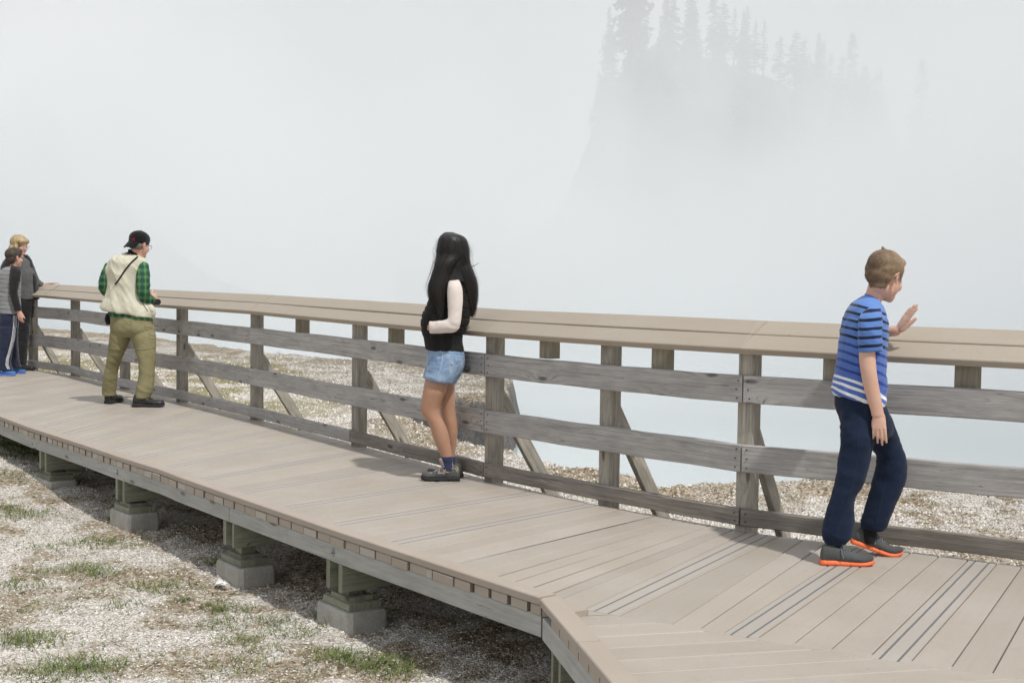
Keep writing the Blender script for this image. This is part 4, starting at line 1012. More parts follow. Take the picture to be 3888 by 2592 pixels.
# T-shirt: the stripe coordinate is baked per vertex, runs round the body
def mat_stripes():
    m = M_('striped jersey', .85, .2); v = m.math('ADD', m.attr('sv'), m.math('MULTIPLY', m.math('SUBTRACT', m.noise(m.obj(), 9, 2, .5), .5), .012)); p = m.obj()
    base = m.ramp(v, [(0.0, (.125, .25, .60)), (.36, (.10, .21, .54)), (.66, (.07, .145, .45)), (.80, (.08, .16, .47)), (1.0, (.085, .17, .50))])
    def bars(c0, per, half, lo, hi):
        fr = m.math('ABSOLUTE', m.math('SUBTRACT', m.math('FRACT', m.math('DIVIDE', m.math('SUBTRACT', v, c0 - per / 2), per)), .5))
        on = m.math('LESS_THAN', fr, half / per); return m.math('MULTIPLY', on, m.math('MULTIPLY', m.math('GREATER_THAN', v, lo), m.math('LESS_THAN', v, hi)))
    c = m.mix(bars(.062, .0715, .0125, .02, .385), base, (.010, .016, .05)); c = m.mix(bars(.422, .0765, .0125, .385, .70), c, (.035, .055, .27)); c = m.mix(bars(.735, .0600, .0130, .70, .985), c, (.80, .82, .88))
    m.col(c); m.bump(m.math('ADD', m.noise(p, 500, 2, .5), m.math('MULTIPLY', m.noise(p, 22, 3, .5), .5)), .15, .002); m.b.inputs['Sheen Weight'].default_value = .2; return m.m
STR = mat_stripes()
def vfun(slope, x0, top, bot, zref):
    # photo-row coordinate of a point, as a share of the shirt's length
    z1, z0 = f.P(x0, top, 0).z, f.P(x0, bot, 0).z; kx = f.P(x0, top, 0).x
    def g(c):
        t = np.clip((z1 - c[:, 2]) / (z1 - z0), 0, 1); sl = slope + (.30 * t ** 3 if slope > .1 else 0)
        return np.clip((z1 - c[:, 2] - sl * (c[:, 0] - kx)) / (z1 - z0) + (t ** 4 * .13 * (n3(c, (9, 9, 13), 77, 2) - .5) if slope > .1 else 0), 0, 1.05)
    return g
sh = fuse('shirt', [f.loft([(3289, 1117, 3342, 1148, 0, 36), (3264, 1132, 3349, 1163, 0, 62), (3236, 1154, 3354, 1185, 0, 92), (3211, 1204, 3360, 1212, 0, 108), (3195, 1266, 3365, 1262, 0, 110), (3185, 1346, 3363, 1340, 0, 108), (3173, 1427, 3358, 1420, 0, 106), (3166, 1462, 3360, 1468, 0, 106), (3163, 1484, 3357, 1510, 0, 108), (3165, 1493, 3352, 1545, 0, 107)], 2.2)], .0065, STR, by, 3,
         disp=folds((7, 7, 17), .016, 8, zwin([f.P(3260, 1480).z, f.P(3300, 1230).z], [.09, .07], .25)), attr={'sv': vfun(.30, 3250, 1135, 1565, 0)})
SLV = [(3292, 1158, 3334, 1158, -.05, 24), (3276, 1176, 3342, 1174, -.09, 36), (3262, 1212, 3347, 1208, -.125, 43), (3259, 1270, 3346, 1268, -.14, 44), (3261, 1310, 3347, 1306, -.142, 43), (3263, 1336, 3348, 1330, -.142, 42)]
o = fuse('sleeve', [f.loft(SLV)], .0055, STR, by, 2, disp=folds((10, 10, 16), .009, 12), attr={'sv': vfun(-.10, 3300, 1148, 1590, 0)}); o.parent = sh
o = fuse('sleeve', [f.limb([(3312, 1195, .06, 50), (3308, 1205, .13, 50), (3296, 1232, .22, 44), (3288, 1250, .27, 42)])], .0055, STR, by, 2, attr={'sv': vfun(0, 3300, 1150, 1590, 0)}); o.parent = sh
NAVYC = mat_cloth('navy ribbing', (.012, .018, .05)); bvs = bvh_of(sh)
o = fuse('collar', [loft_rings([f.ring(3285, 1113, 3341, 1144, 0, 37), f.ring(3283, 1119, 3344, 1152, 0, 40)], 2)], .004, mat_cloth('blue collar', (.10, .22, .62)), by, 1); o.parent = sh
# sweatpants
NAVY = mat_cloth('navy fleece', (.013, .022, .048), .2, 700, .95, .08, .3)
tr = fuse('trousers', [f.loft([(3172, 1492, 3350, 1520, 0, 98), (3173, 1535, 3362, 1545, 0, 104), (3184, 1582, 3382, 1592, 0, 106), (3200, 1625, 3385, 1640, 0, 100), (3230, 1665, 3350, 1680, 0, 70)]),
    f.loft([(3192, 1540, 3330, 1560, -.04, 70), (3194, 1595, 3325, 1625, -.055, 68), (3193, 1660, 3317, 1680, -.075, 64), (3188, 1714, 3308, 1720, -.08, 56), (3177, 1800, 3292, 1786, -.085, 52), (3168, 1840, 3278, 1835, -.085, 51), (3157, 1879, 3257, 1868, -.085, 49), (3141, 1933, 3242, 1915, -.085, 47), (3126, 1995, 3243, 1980, -.085, 50), (3122, 2030, 3232, 2032, -.085, 47), (3128, 2052, 3216, 2056, -.085, 40), (3140, 2064, 3206, 2066, -.085, 32)]),
    f.loft([(3235, 1545, 3366, 1550, .03, 74), (3255, 1600, 3388, 1605, .05, 72), (3298, 1680, 3419, 1684, .08, 66), (3330, 1735, 3438, 1743, .085, 58), (3327, 1788, 3439, 1797, .085, 55), (3312, 1830, 3428, 1850, .085, 52), (3295, 1893, 3400, 1915, .09, 48), (3276, 1955, 3378, 1972, .1, 45), (3270, 1983, 3362, 2000, .1, 42), (3270, 2000, 3350, 2014, .1, 38)])],
    .0075, NAVY, by, 9, disp=folds((6, 6, 13), .011, 30, zwin([f.P(3300, 1790).z, f.P(3200, 2030).z, f.P(3300, 1600).z], [.12, .09, .08], .3)))
bvt = bvh_of(tr); on_surface(bvt, [(3262, 1570), (3258, 1700), (3246, 1800), (3226, 1880), (3196, 1960), (3172, 2040)], .0022, 0, name='side_seam', mat=NAVY, parent=by).parent = tr
o = on_surface(bvt, [(3352, 1690), (3372, 1760), (3358, 1840), (3342, 1920), (3326, 1990)], .0022, 0, name='side_seam', mat=NAVY, parent=by); o.parent = tr
SHG = mat_cloth('grey knit upper', (.085, .09, .09), .25, 300, .8, .1, .6); ORG = mat_plain('orange rubber', (.84, .17, .055), .55, .35, 0, .08, 40); BLK = mat_cloth('black cloth', (.012, .012, .013), .2); LACEG = mat_plain('grey lace', (.16, .19, .20), .8, .2)
shoe('shoe', Vector((f.P(3112, 2140, -.085).x, f.Y - .10, 0.0)), Vector((1, -.05, 0)), .245, by, SHG, ORG, 0, .082, .045, .021, LACEG)
shoe('shoe', Vector((f.P(3232, 2060, .12).x, f.Y + .12, f.P(3232, 2062, .12).z)), Vector((1, -.06, 0)), .243, by, SHG, ORG, math.radians(17.5), .082, .045, .021, LACEG, toe_spring=.03)
for (x, y, d, z) in ((3172, 2075, -.085, 1), (3300, 2032, .105, 1)):
    o = fuse('sock', [f.limb([(x + 4, y - 50, d, 27), (x, y, d, 29), (x + 6, y + 26, d, 27)])], .006, BLK, by, 1)

# ================================================================== the woman in the puffer vest
f = Fig(8.17); wo_ = thing('person', f.P(1680, 1818), 'long-haired woman in black puffer vest and denim shorts, hand in pocket', 'person')
HMW = headframe(f.P(1714, 962, .0), Vector((-.72, .68, -.02)), Vector((0, 0, 1)), .92)
body = head_parts(HMW)
body.append(f.loft([(1690, 1075, 1745, 1075, 0, 40), (1694, 1035, 1738, 1035, 0, 26), (1694, 1010, 1736, 1010, 0, 25), (1694, 985, 1738, 985, 0, 26)]))
body.append(f.loft([(1668, 1070, 1750, 1070, 0, 85), (1650, 1110, 1770, 1110, 0, 88), (1635, 1200, 1755, 1200, 0, 76), (1635, 1290, 1745, 1290, 0, 74), (1640, 1370, 1745, 1370, 0, 72), (1648, 1420, 1728, 1420, 0, 60)]))
body.append(f.loft([(1632, 1375, 1708, 1395, -.06, 36), (1617, 1425, 1702, 1450, -.068, 40), (1607, 1480, 1692, 1488, -.07, 43), (1601, 1514, 1680, 1516, -.07, 39), (1596, 1545, 1669, 1546, -.07, 34), (1599, 1565, 1669, 1566, -.07, 32), (1611, 1586, 1675, 1584, -.07, 31), (1626, 1606, 1688, 1606, -.07, 31), (1636, 1635, 1700, 1634, -.07, 31), (1645, 1665, 1706, 1662, -.07, 28), (1660, 1700, 1712, 1697, -.07, 23), (1674, 1732, 1717, 1731, -.07, 18), (1682, 1770, 1722, 1768, -.07, 18), (1676, 1795, 1724, 1790, -.07, 20)]))
body.append(f.loft([(1650, 1390, 1728, 1400, .075, 46), (1652, 1440, 1727, 1448, .075, 45), (1660, 1490, 1727, 1495, .075, 41), (1668, 1530, 1728, 1530, .075, 36), (1670, 1553, 1729, 1552, .075, 33), (1676, 1580, 1732, 1578, .075, 30), (1684, 1610, 1738, 1606, .075, 30), (1691, 1640, 1739, 1636, .075, 29), (1695, 1670, 1735, 1668, .075, 25), (1700, 1702, 1731, 1700, .075, 19), (1702, 1732, 1729, 1732, .075, 16), (1704, 1770, 1729, 1770, .075, 17)]))
body.append(f.limb([(1722, 1075, -.15, 22), (1728, 1150, -.17, 21), (1724, 1235, -.19, 19), (1680, 1241, -.175, 17), (1640, 1241, -.135, 14), (1630, 1240, -.125, 13)]))
W = f.P(1634, 1240, -.128); body += hand(W, Vector((-.42, .9, -.12)), Vector((.9, .42, 0)), Vector((0, .1, 1)), .150, (.25, .3, .3, .3), .03)
body.append(f.limb([(1712, 1085, .15, 24), (1706, 1160, .18, 21), (1690, 1235, .19, 19), (1640, 1240, .12, 15)]))
fuse('body', body, .0055, SKINW, wo_, 2)
# hair: two falls from one crown
BHW = lambda c, r: ball(c, r, HMW)
HAIRK = mat_hair('long black hair', (.006, .0055, .0055), (.030, .025, .023), .36)
def g_(rows):
    out = []
    for (lx, ly, rx, ry, d, b) in rows:
        L, R = f.P(lx, ly, d), f.P(rx, ry, d); out.append(((L + R) / 2, (R - L) / 2, Vector((0, f.k(d) * b, 0))))
    return out
GA = [(1688, 884, 1730, 886, -.01, 30), (1671, 903, 1758, 899, -.01, 60), (1665, 932, 1772, 924, -.005, 72), (1663, 965, 1777, 965, 0, 74), (1662, 1000, 1779, 1000, -.01, 70), (1658, 1035, 1780, 1035, -.02, 66), (1648, 1070, 1785, 1070, -.03, 76)]
GB = [(1664, 1000, 1735, 1000, -.05, 40), (1658, 1040, 1712, 1040, -.09, 36), (1646, 1080, 1704, 1085, -.12, 30), (1640, 1110, 1700, 1115, -.135, 24), (1642, 1140, 1697, 1145, -.14, 16), (1655, 1172, 1692, 1176, -.145, 8), (1670, 1196, 1686, 1198, -.145, 3)]
GC = [(1716, 990, 1779, 990, .0, 50), (1730, 1030, 1790, 1025, .0, 56), (1742, 1065, 1802, 1060, .0, 60), (1752, 1100, 1808, 1095, .0, 56), (1758, 1135, 1810, 1130, .0, 48), (1768, 1165, 1806, 1165, .0, 34), (1784, 1198, 1799, 1196, .0, 8)]
ringsF = lambda g: [[c + A * math.cos(2 * math.pi * i / 20) + B * math.sin(2 * math.pi * i / 20) for i in range(20)] for (c, A, B) in g]
ga, gb, gc = g_(GA), g_(GB), g_(GC)
HAIRK2 = mat_hair('hair underlayer', (.006, .0055, .0055), (.020, .017, .016), .85)
hw = fuse('hair', [loft_rings(ringsF(ga), 3), loft_rings(ringsF(gb), 3), loft_rings(ringsF(gc), 3)], .006, HAIRK2, wo_, 3, disp=folds((40, 40, 4), .004, 21), attr={'tone': lambda c: n3(c, (70, 70, 6), 3, 2)})
GA = [(1702, 881, 1718, 881, -.01, 6)] + GA
GD = g_(GA[:5] + [(1655, 1000, 1740, 1000, -.06, 56), (1644, 1040, 1716, 1040, -.09, 42), (1630, 1085, 1704, 1085, -.12, 34), (1630, 1125, 1700, 1125, -.14, 24), (1645, 1165, 1696, 1168, -.15, 12), (1664, 1215, 1690, 1205, -.155, 5)])
GE = g_(GA[:5] + [(1700, 1000, 1782, 1000, 0, 60), (1728, 1035, 1794, 1030, 0, 62), (1742, 1070, 1806, 1065, 0, 62), (1752, 1105, 1811, 1100, 0, 56), (1764, 1145, 1811, 1140, 0, 44), (1776, 1175, 1806, 1175, 0, 24), (1790, 1206, 1800, 1206, 0, 6)])
o = long_strands('hair_strands', [GD, GE], [1700, 1700], HAIRK, wo_, .0017, 3, (.94, 1.10), (0, .10), (.62, 1.0), .010); o.parent = hw
o = long_strands('hair_strands', [GD, GE], [90, 60], HAIRK, wo_, .0009, 9, (1.12, 1.42), (.2, .4), (.62, .9), .022); o.parent = hw
for (pts) in ([(1776, 995), (1786, 1008), (1800, 1010), (1812, 1002), (1818, 999)], [(1778, 1000), (1785, 1012), (1796, 1011), (1806, 1006)], [(1795, 1030), (1790, 1020), (1781, 1012)], [(1655, 1010), (1640, 1045), (1634, 1070), (1632, 1090)], [(1652, 1020), (1644, 1060), (1641, 1090)], [(1690, 890), (1680, 895), (1670, 910), (1667, 930)]):
    mb = MB(); sweep(mb, [f.P(x, y, -.02) for x, y in pts], [(.0016 * math.cos(a), .0016 * math.sin(a)) for a in (0, 2.1, 4.2)]); mb.build('stray_hair', HAIRK, wo_).parent = hw
# vest with quilted baffles
m = M_('black quilted nylon', .68, .2); p = m.obj(); m.col(m.ramp(m.noise(p, 20, 3, .6), [(.3, (.009, .009, .009)), (.7, (.019, .019, .018))])); m.bump(m.noise(m.obj((60, 60, 25)), 1, 4, .6), .5, .006); VEST = m.m
Zt = [f.P(1700, y).z for y in (1105, 1135, 1165, 1193, 1226, 1262)]
def quilt(co, no):
    d = np.zeros(len(co)); tilt = .18 * (co[:, 0] - f.P(1700, 1200).x)
    for z in Zt: d -= .0062 * np.exp(-((co[:, 2] - z + tilt * (1 if z < Zt[2] else .4)) / .006) ** 2)
    band = 1 / (1 + np.exp((co[:, 2] - f.P(1700, 1277).z) / -.004)); return d * band + .003 * band + .004 * (n3(co, (18, 18, 22), 3, 3) - .5) * band
vs_ = fuse('vest', [f.loft([(1688, 1045, 1742, 1045, 0, 42), (1668, 1066, 1760, 1064, 0, 82), (1648, 1096, 1778, 1094, 0, 96), (1632, 1130, 1786, 1125, 0, 96), (1616, 1165, 1790, 1160, 0, 92), (1602, 1200, 1786, 1196, 0, 90), (1598, 1230, 1780, 1226, 0, 88), (1601, 1255, 1768, 1252, 0, 84), (1607, 1276, 1758, 1274, 0, 80), (1611, 1300, 1757, 1300, 0, 80), (1615, 1322, 1763, 1330, 0, 83), (1622, 1327, 1760, 1339, 0, 80)], 2.2)], .0058, VEST, wo_, 2, disp=quilt)
o = fuse('collar', [loft_rings([f.ring(1676, 1062, 1752, 1062, 0, 50), f.ring(1682, 1035, 1746, 1035, 0, 40), f.ring(1684, 1022, 1742, 1022, 0, 36)], 2)], .006, VEST, wo_, 2); o.parent = vs_
CREAM = mat_cloth('cream knit sleeve', (.72, .645, .60), .05, 350, .9, .2, .25)
f_arm = [(1704, 1066, 1742, 1062, -.13, 22), (1700, 1085, 1751, 1080, -.165, 27), (1698, 1115, 1757, 1110, -.178, 28), (1699, 1150, 1757, 1148, -.185, 27), (1701, 1185, 1753, 1186, -.19, 26), (1701, 1207, 1748, 1228, -.195, 25), (1695, 1213, 1734, 1258, -.195, 24), (1680, 1216, 1700, 1264, -.188, 23), (1660, 1218, 1664, 1266, -.170, 22), (1640, 1220, 1642, 1266, -.150, 20), (1630, 1220, 1632, 1265, -.138, 20)]
o = fuse('sleeve', [f.loft(f_arm)], .005, CREAM, wo_, 2, disp=folds((16, 16, 22), .005, 44, lambda co: .3 + .7 * np.exp(-((co[:, 2] - f.P(1720, 1225).z) / .07) ** 2)))
o = fuse('sleeve', [f.limb([(1712, 1085, .15, 28), (1706, 1160, .18, 25), (1690, 1235, .19, 23), (1645, 1240, .13, 20)])], .006, CREAM, wo_, 2)
# denim
m = M_('washed denim', .9, .15); p = m.obj(); a = m.noise(p, 16, 4, .65); b = m.noise(m.obj((700, 700, 120)), 1, 2, .6)
m.col(m.mix(.2, m.ramp(a, [(.32, (.115, .215, .40)), (.5, (.20, .33, .53)), (.7, (.36, .49, .66))]), m.ramp(b, [(.3, .05), (.7, .7)]))); m.bump(m.math('ADD', b, a), .3, .002); DEN = m.m
SEAM = mat_cloth('pale denim seam', (.40, .47, .55)); 
sk = fuse('denim_shorts', [f.loft([(1627, 1318, 1760, 1328, 0, 80), (1624, 1345, 1764, 1352, 0, 87), (1622, 1372, 1765, 1378, 0, 94), (1615, 1402, 1755, 1412, 0, 98), (1609, 1424, 1738, 1444, 0, 99), (1607, 1431, 1730, 1454, 0, 98)], 2.2)], .0062, DEN, wo_, 2, disp=folds((9, 9, 30), .009, 61, lambda co: .35 + .65 * (co[:, 0] < f.P(1680, 1380).x)))
bvk = bvh_of(sk)
for pts, r in (([(1681, 1336), (1679, 1370), (1670, 1405), (1658, 1440)], .0022), ([(1610, 1424), (1640, 1432), (1680, 1444), (1726, 1451)], .0018), ([(1708, 1362), (1722, 1360), (1745, 1364), (1758, 1366)], .0018), ([(1709, 1363), (1707, 1400), (1714, 1424), (1728, 1427), (1744, 1408), (1757, 1376)], .0018), ([(1708, 1366), (1714, 1388), (1730, 1392), (1757, 1374)], .0022), ([(1685, 1345), (1720, 1350), (1760, 1353)], .0018), ([(1642, 1338), (1648, 1352), (1672, 1361)], .002), ([(1618, 1398), (1640, 1404), (1662, 1408)], .0018)):
    o = on_surface(bvk, pts, r, .0, name='stitching', mat=SEAM, parent=wo_)
    if o: o.parent = sk
h, nn = cast(bvk, 1716, 1378)
if h:
    q = MB(); sweep(q, [h, h + nn * .004], [(.009 * math.cos(a * .52), .013 * math.sin(a * .52)) for a in range(12)]); q.build('button', STEEL, wo_).parent = sk
SOCK = mat_cloth('navy knit sock', (.035, .045, .10), .2, 300)
for (rows) in ([(1672, 1732, 1720, 1731, -.07, 21), (1674, 1748, 1721, 1747, -.07, 21), (1679, 1755, 1720, 1754, -.07, 19), (1682, 1790, 1724, 1788, -.07, 20)], [(1698, 1732, 1732, 1731, .075, 20), (1699, 1748, 1733, 1747, .075, 20), (1702, 1756, 1731, 1755, .075, 18), (1703, 1785, 1733, 1785, .075, 18)]):
    fuse('sock', [f.loft(rows)], .005, SOCK, wo_, 1)
SHD = mat_cloth('dark grey trail shoe', (.10, .098, .098), .3, 200, .75, .1, .6); RUB = mat_plain('black rubber', (.022, .022, .023), .7, .3); TAUPE = mat_plain('taupe suede', (.34, .27, .25), .8, .2); SILV = mat_plain('silver overlay', (.46, .45, .42), .6, .3); YEL = mat_plain('yellow piping', (.60, .55, .06), .6, .3)
su = shoe('shoe', Vector((f.P(1744, 1815, -.075).x, f.Y - .065, 0)), Vector((-1, -.03, 0)), .245, wo_, SHD, RUB, 0, .086, .047, .024, TAUPE, toe_spring=.010)
shoe('shoe', Vector((f.P(1757, 1810, .07).x, f.Y + .07, 0)), Vector((-1, .10, 0)), .235, wo_, SHD, RUB, 0, .080, .045, .024, TAUPE)
bvq = bvh_of(su)
for pts, r, mt in (([(1660, 1772), (1668, 1786), (1664, 1796)], .0022, SILV), ([(1672, 1770), (1684, 1784), (1690, 1794)], .0022, SILV), ([(1682, 1768), (1696, 1782), (1700, 1792)], .0022, SILV), ([(1664, 1796), (1690, 1794), (1704, 1790)], .0022, SILV), ([(1640, 1778), (1652, 1790)], .003, TAUPE), ([(1650, 1768), (1640, 1790)], .003, TAUPE), ([(1628, 1792), (1640, 1797)], .004, TAUPE), ([(1700, 1768), (1712, 1776), (1724, 1778)], .002, YEL), ([(1728, 1776), (1738, 1792)], .002, SILV), ([(1734, 1772), (1741, 1786)], .002, YEL)):
    o = on_surface(bvq, pts, r, .0005, name='overlay', mat=mt, parent=wo_, step=3)
    if o: o.parent = su
o = fuse('tongue', [f.limb([(1690, 1770, -.07, 12), (1680, 1752, -.075, 12), (1674, 1742, -.078, 10), (1672, 1738, -.078, 6)])], .004, TAUPE, wo_, 1); o.parent = su

# ================================================================== the man with the backwards cap
f = Fig(12.3); mn = thing('person', f.P(500, 1540), 'man in backwards black cap and cream vest over green plaid shirt', 'person')
HMM = headframe(f.P(529, 931, .0), Vector((.60, .78, -.16)), Vector((.04, 0, 1)), 1.0)
body = head_parts(HMM)
body.append(f.loft([(488, 1000, 540, 1000, 0, 30), (500, 975, 543, 980, 0, 21), (503, 955, 546, 962, 0, 20)]))
body.append(f.loft([(430, 1000, 545, 1005, 0, 40), (425, 1080, 540, 1080, 0, 44), (430, 1180, 560, 1190, 0, 44), (430, 1240, 570, 1240, 0, 48)]))
for rows in ([(435, 1230, 495, 1240, .0, 26), (426, 1340, 456, 1345, .045, 18), (406, 1440, 432, 1440, .11, 14), (404, 1490, 426, 1490, .14, 12)], [(515, 1240, 570, 1240, -.02, 26), (538, 1345, 574, 1345, -.05, 18), (538, 1440, 568, 1440, -.08, 14), (532, 1500, 556, 1500, -.1, 12)]): body.append(f.loft(rows))
body.append(f.limb([(545, 1015, -.05, 16), (546, 1110, -.09, 16), (551, 1132, -.06, 15), (572, 1136, .16, 13), (580, 1133, .24, 10)]))
W = f.P(579, 1133, .22); body += hand(W, Vector((.15, .9, .12)), Vector((-.9, .1, -.2)), Vector((0, 0, 1)), .185, (.5, .55, .6, .65), .03)
body.append(f.limb([(418, 1015, 0, 18), (398, 1060, .01, 16), (396, 1092, .03, 15), (415, 1120, .18, 12), (430, 1128, .3, 10)]))
W = f.P(430, 1128, .28); body += hand(W, Vector((.5, .85, .1)), Vector((.5, .0, -.6)), Vector((0, 0, 1)), .185, (.5, .55, .6, .65), .03)
fuse('body', body, .0065, SKINM, mn, 2); eyes(HMM, mn)
BM = lambda c, r: ball(c, r, HMM)
GRH = mat_hair('short greying hair', (.05, .04, .03), (.25, .22, .18)); fuse('hair', [BM((-.040, 0, -.012), (.062, .077, .045))], .006, GRH, mn, 2, attr={'tone': lambda c: n3(c, (80, 80, 80), 2, 2)})
CAP = mat_cloth('black cap cotton', (.010, .010, .011), .2, 400, .9, .2, .3)
cp = fuse('cap', [BM((-.008, 0, .062), (.108, .088, .078)), BM((-.010, 0, .035), (.106, .086, .045)), BM((-.008, 0, .140), (.010, .010, .006))], .006, CAP, mn, 2)
# the cap's peak hangs over the nape
V = []; F = []; nr_, nc_ = 9, 22
for lay in (0, 1):
    for i in range(nr_):
        t = i / (nr_ - 1)
        for j in range(nc_):
            a = (j / (nc_ - 1) - .5) * 2.15; x = -.092 * math.cos(a) * 1.02 - .010; y = .088 * math.sin(a); w = .086 * math.cos(a * .72) ** .45 * t
            V.append(HMM @ Vector((x - w * .62, y * (1 - .02 * t), .034 - w * .88 - .014 * (y / .088) ** 2 - .0035 * lay)))
for i in range(nr_ - 1):
    for j in range(nc_ - 1):
        a = i * nc_ + j; F.append((a, a + 1, a + nc_ + 1, a + nc_)); b = a + nr_ * nc_; F.append((b, b + nc_, b + nc_ + 1, b + 1))
for j in range(nc_ - 1): a = (nr_ - 1) * nc_ + j; b = a + nr_ * nc_; F.append((a, a + 1, b + 1, b))
o = np_mesh('peak', np.array([tuple(v) for v in V]), np.array(F), CAP, smooth=True, parent=mn); o.parent = cp; INT[o.name] = Matrix.Identity(4)
RED = mat_plain('red embroidery', (.45, .02, .03), .8, .2); bvc = bvh_of(cp)
for pts in ([(505, 906), (505, 916)], [(505, 906), (511, 906), (511, 911), (505, 911)], [(508, 911), (512, 916)], [(501, 906), (501, 916), (504, 917)], [(503, 904), (513, 904)]):
    o = on_surface(bvc, pts, .0017, .001, name='emblem', mat=RED, parent=mn, step=2)
    if o: o.parent = cp
mb = MB(); gl = [HMM @ Vector(v) for v in ((.015, -.083, .012), (.06, -.076, .012), (.104, -.056, .010))]; c8 = [(.0018 * math.cos(a), .0018 * math.sin(a)) for a in (0, 1.57, 3.14, 4.71)]
sweep(mb, gl, c8)
for sg in (1, -1):
    r = [HMM @ Vector((.106 - .004 * abs(math.cos(a)), sg * (.033 + .025 * math.cos(a)), -.002 + .019 * math.sin(a))) for a in [2 * math.pi * i / 20 for i in range(21)]]; sweep(mb, r, c8, up=Vector((1, 0, 0)))
sweep(mb, [HMM @ Vector((.015, .083, .012)), HMM @ Vector((.104, .056, .010))], c8); sweep(mb, [HMM @ Vector((.106, -.009, .004)), HMM @ Vector((.106, .009, .004))], c8)
GLM = mat_plain('glasses frame', (.06, .055, .05), .35, .5); mb.build('glasses', GLM, mn)
# plaid shirt
def mat_plaid():
    m = M_('green plaid flannel', .9, .15); g = m.obj(); s_ = m.n('ShaderNodeSeparateXYZ', {0: g}); X, Y, Z = s_.outputs; h = m.math('ADD', X, m.math('MULTIPLY', Y, .45))
    def band(v, per, ph, half): return m.math('LESS_THAN', m.math('ABSOLUTE', m.math('SUBTRACT', m.math('FRACT', m.math('ADD', m.math('DIVIDE', v, per), ph)), .5)), half)
    c = m.mix(m.math('MULTIPLY', band(h, .062, .1, .24), .62), (.075, .235, .08), (.035, .06, .085)); c = m.mix(m.math('MULTIPLY', band(Z, .066, .2, .24), .6), c, (.02, .045, .08)); c = m.mix(m.math('MULTIPLY', band(h, .062, .62, .045), .6), c, (.25, .36, .10)); c = m.mix(m.math('MULTIPLY', band(Z, .066, .7, .04), .5), c, (.16, .34, .10))
    c = m.mix(m.math('MULTIPLY', m.noise(g, 260, 2, .6), .25), c, (.02, .05, .02)); m.col(c); m.bump(m.noise(g, 40, 4, .6), .4, .006); return m.m
PLA = mat_plaid()
sp = fuse('shirt', [f.loft([(480, 958, 530, 968, 0, 24), (450, 985, 548, 990, 0, 42), (428, 1040, 545, 1040, 0, 46), (420, 1150, 560, 1155, 0, 50), (411, 1180, 583, 1198, 0, 54), (415, 1198, 578, 1217, 0, 53)], 2.2)], .008, PLA, mn, 2, disp=folds((9, 9, 7), .008, 5))
for rows in ([(545, 1006, -.03, 17), (544, 1022, -.07, 22), (544, 1060, -.10, 25), (544, 1098, -.10, 25), (551, 1130, -.07, 22), (565, 1137, .05, 19), (578, 1138, .15, 15)], [(420, 1005, 0, 18), (408, 1035, 0, 21), (397, 1070, .01, 21.5), (396, 1094, .03, 20), (408, 1112, .12, 17), (422, 1122, .22, 14)]):
    o = fuse('sleeve', [f.limb(rows)], .007, PLA, mn, 2, disp=folds((14, 14, 16), .010, 15)); o.parent = sp
BLK2 = mat_cloth('black collar cloth', (.014, .014, .016)); o = fuse('collar', [loft_rings([f.ring(482, 972, 541, 984, 0, 27), f.ring(485, 958, 536, 966, 0, 25), f.ring(488, 945, 533, 952, 0, 23)], 2)], .006, BLK2, mn, 1); o.parent = sp
# cream vest
m = M_('cream nylon vest', .75, .25); p = m.obj(); m.col(m.ramp(m.noise(p, 9, 4, .6), [(.3, (.56, .54, .43)), (.7, (.68, .66, .54))])); m.bump(m.noise(m.obj((15, 15, 4)), 1, 3, .5, .8), .35, .012); CRV = m.m
vm = fuse('vest', [f.loft([(484, 962, 534, 974, 0, 29), (448, 972, 546, 982, 0, 44), (424, 982, 554, 996, 0, 52), (410, 1002, 556, 1020, 0, 56), (408, 1040, 550, 1050, 0, 57), (411, 1090, 549, 1095, 0, 56), (405, 1122, 556, 1128, 0, 58), (394, 1146, 572, 1158, 0, 61), (387, 1162, 586, 1182, 0, 63), (390, 1172, 588, 1208, 0, 62)], 2.3)], .0075, CRV, mn, 2, disp=lambda co, no: folds((7.5, 7.5, 2.4), .024, 71, sharp=2.2)(np.c_[co[:, 0] + .55 * co[:, 2], co[:, 1], co[:, 2]], no) + folds((9, 9, 14), .010, 17)(co, no) * np.exp(-((co[:, 2] - f.P(480, 1190).z) / .09) ** 2))
bvv = bvh_of(vm)
o = on_surface(bvv, [(523, 975), (508, 988), (492, 1004), (476, 1024), (460, 1048), (447, 1068), (437, 1080)], .008, .004, flat=.25, name='strap', mat=BLK2, parent=mn, step=5)
o = on_surface(bvv, [(437, 1080), (424, 1100), (412, 1125)], .004, .002, flat=.3, name='vest_seam', mat=CRV, parent=mn, step=5); 
if o: o.parent = vm
o = on_surface(bvv, [(523, 1120), (536, 1142), (550, 1165), (562, 1182)], .003, .001, flat=.4, name='strap', mat=BLK2, parent=mn, step=5)
o = fuse('vest_pocket', [f.limb([(566, 1160, -.06, 10), (576, 1175, -.05, 13), (580, 1190, -.04, 12), (576, 1200, -.04, 8)])], .006, CRV, mn, 2, disp=folds((30, 30, 30), .008, 9)); o.parent = vm
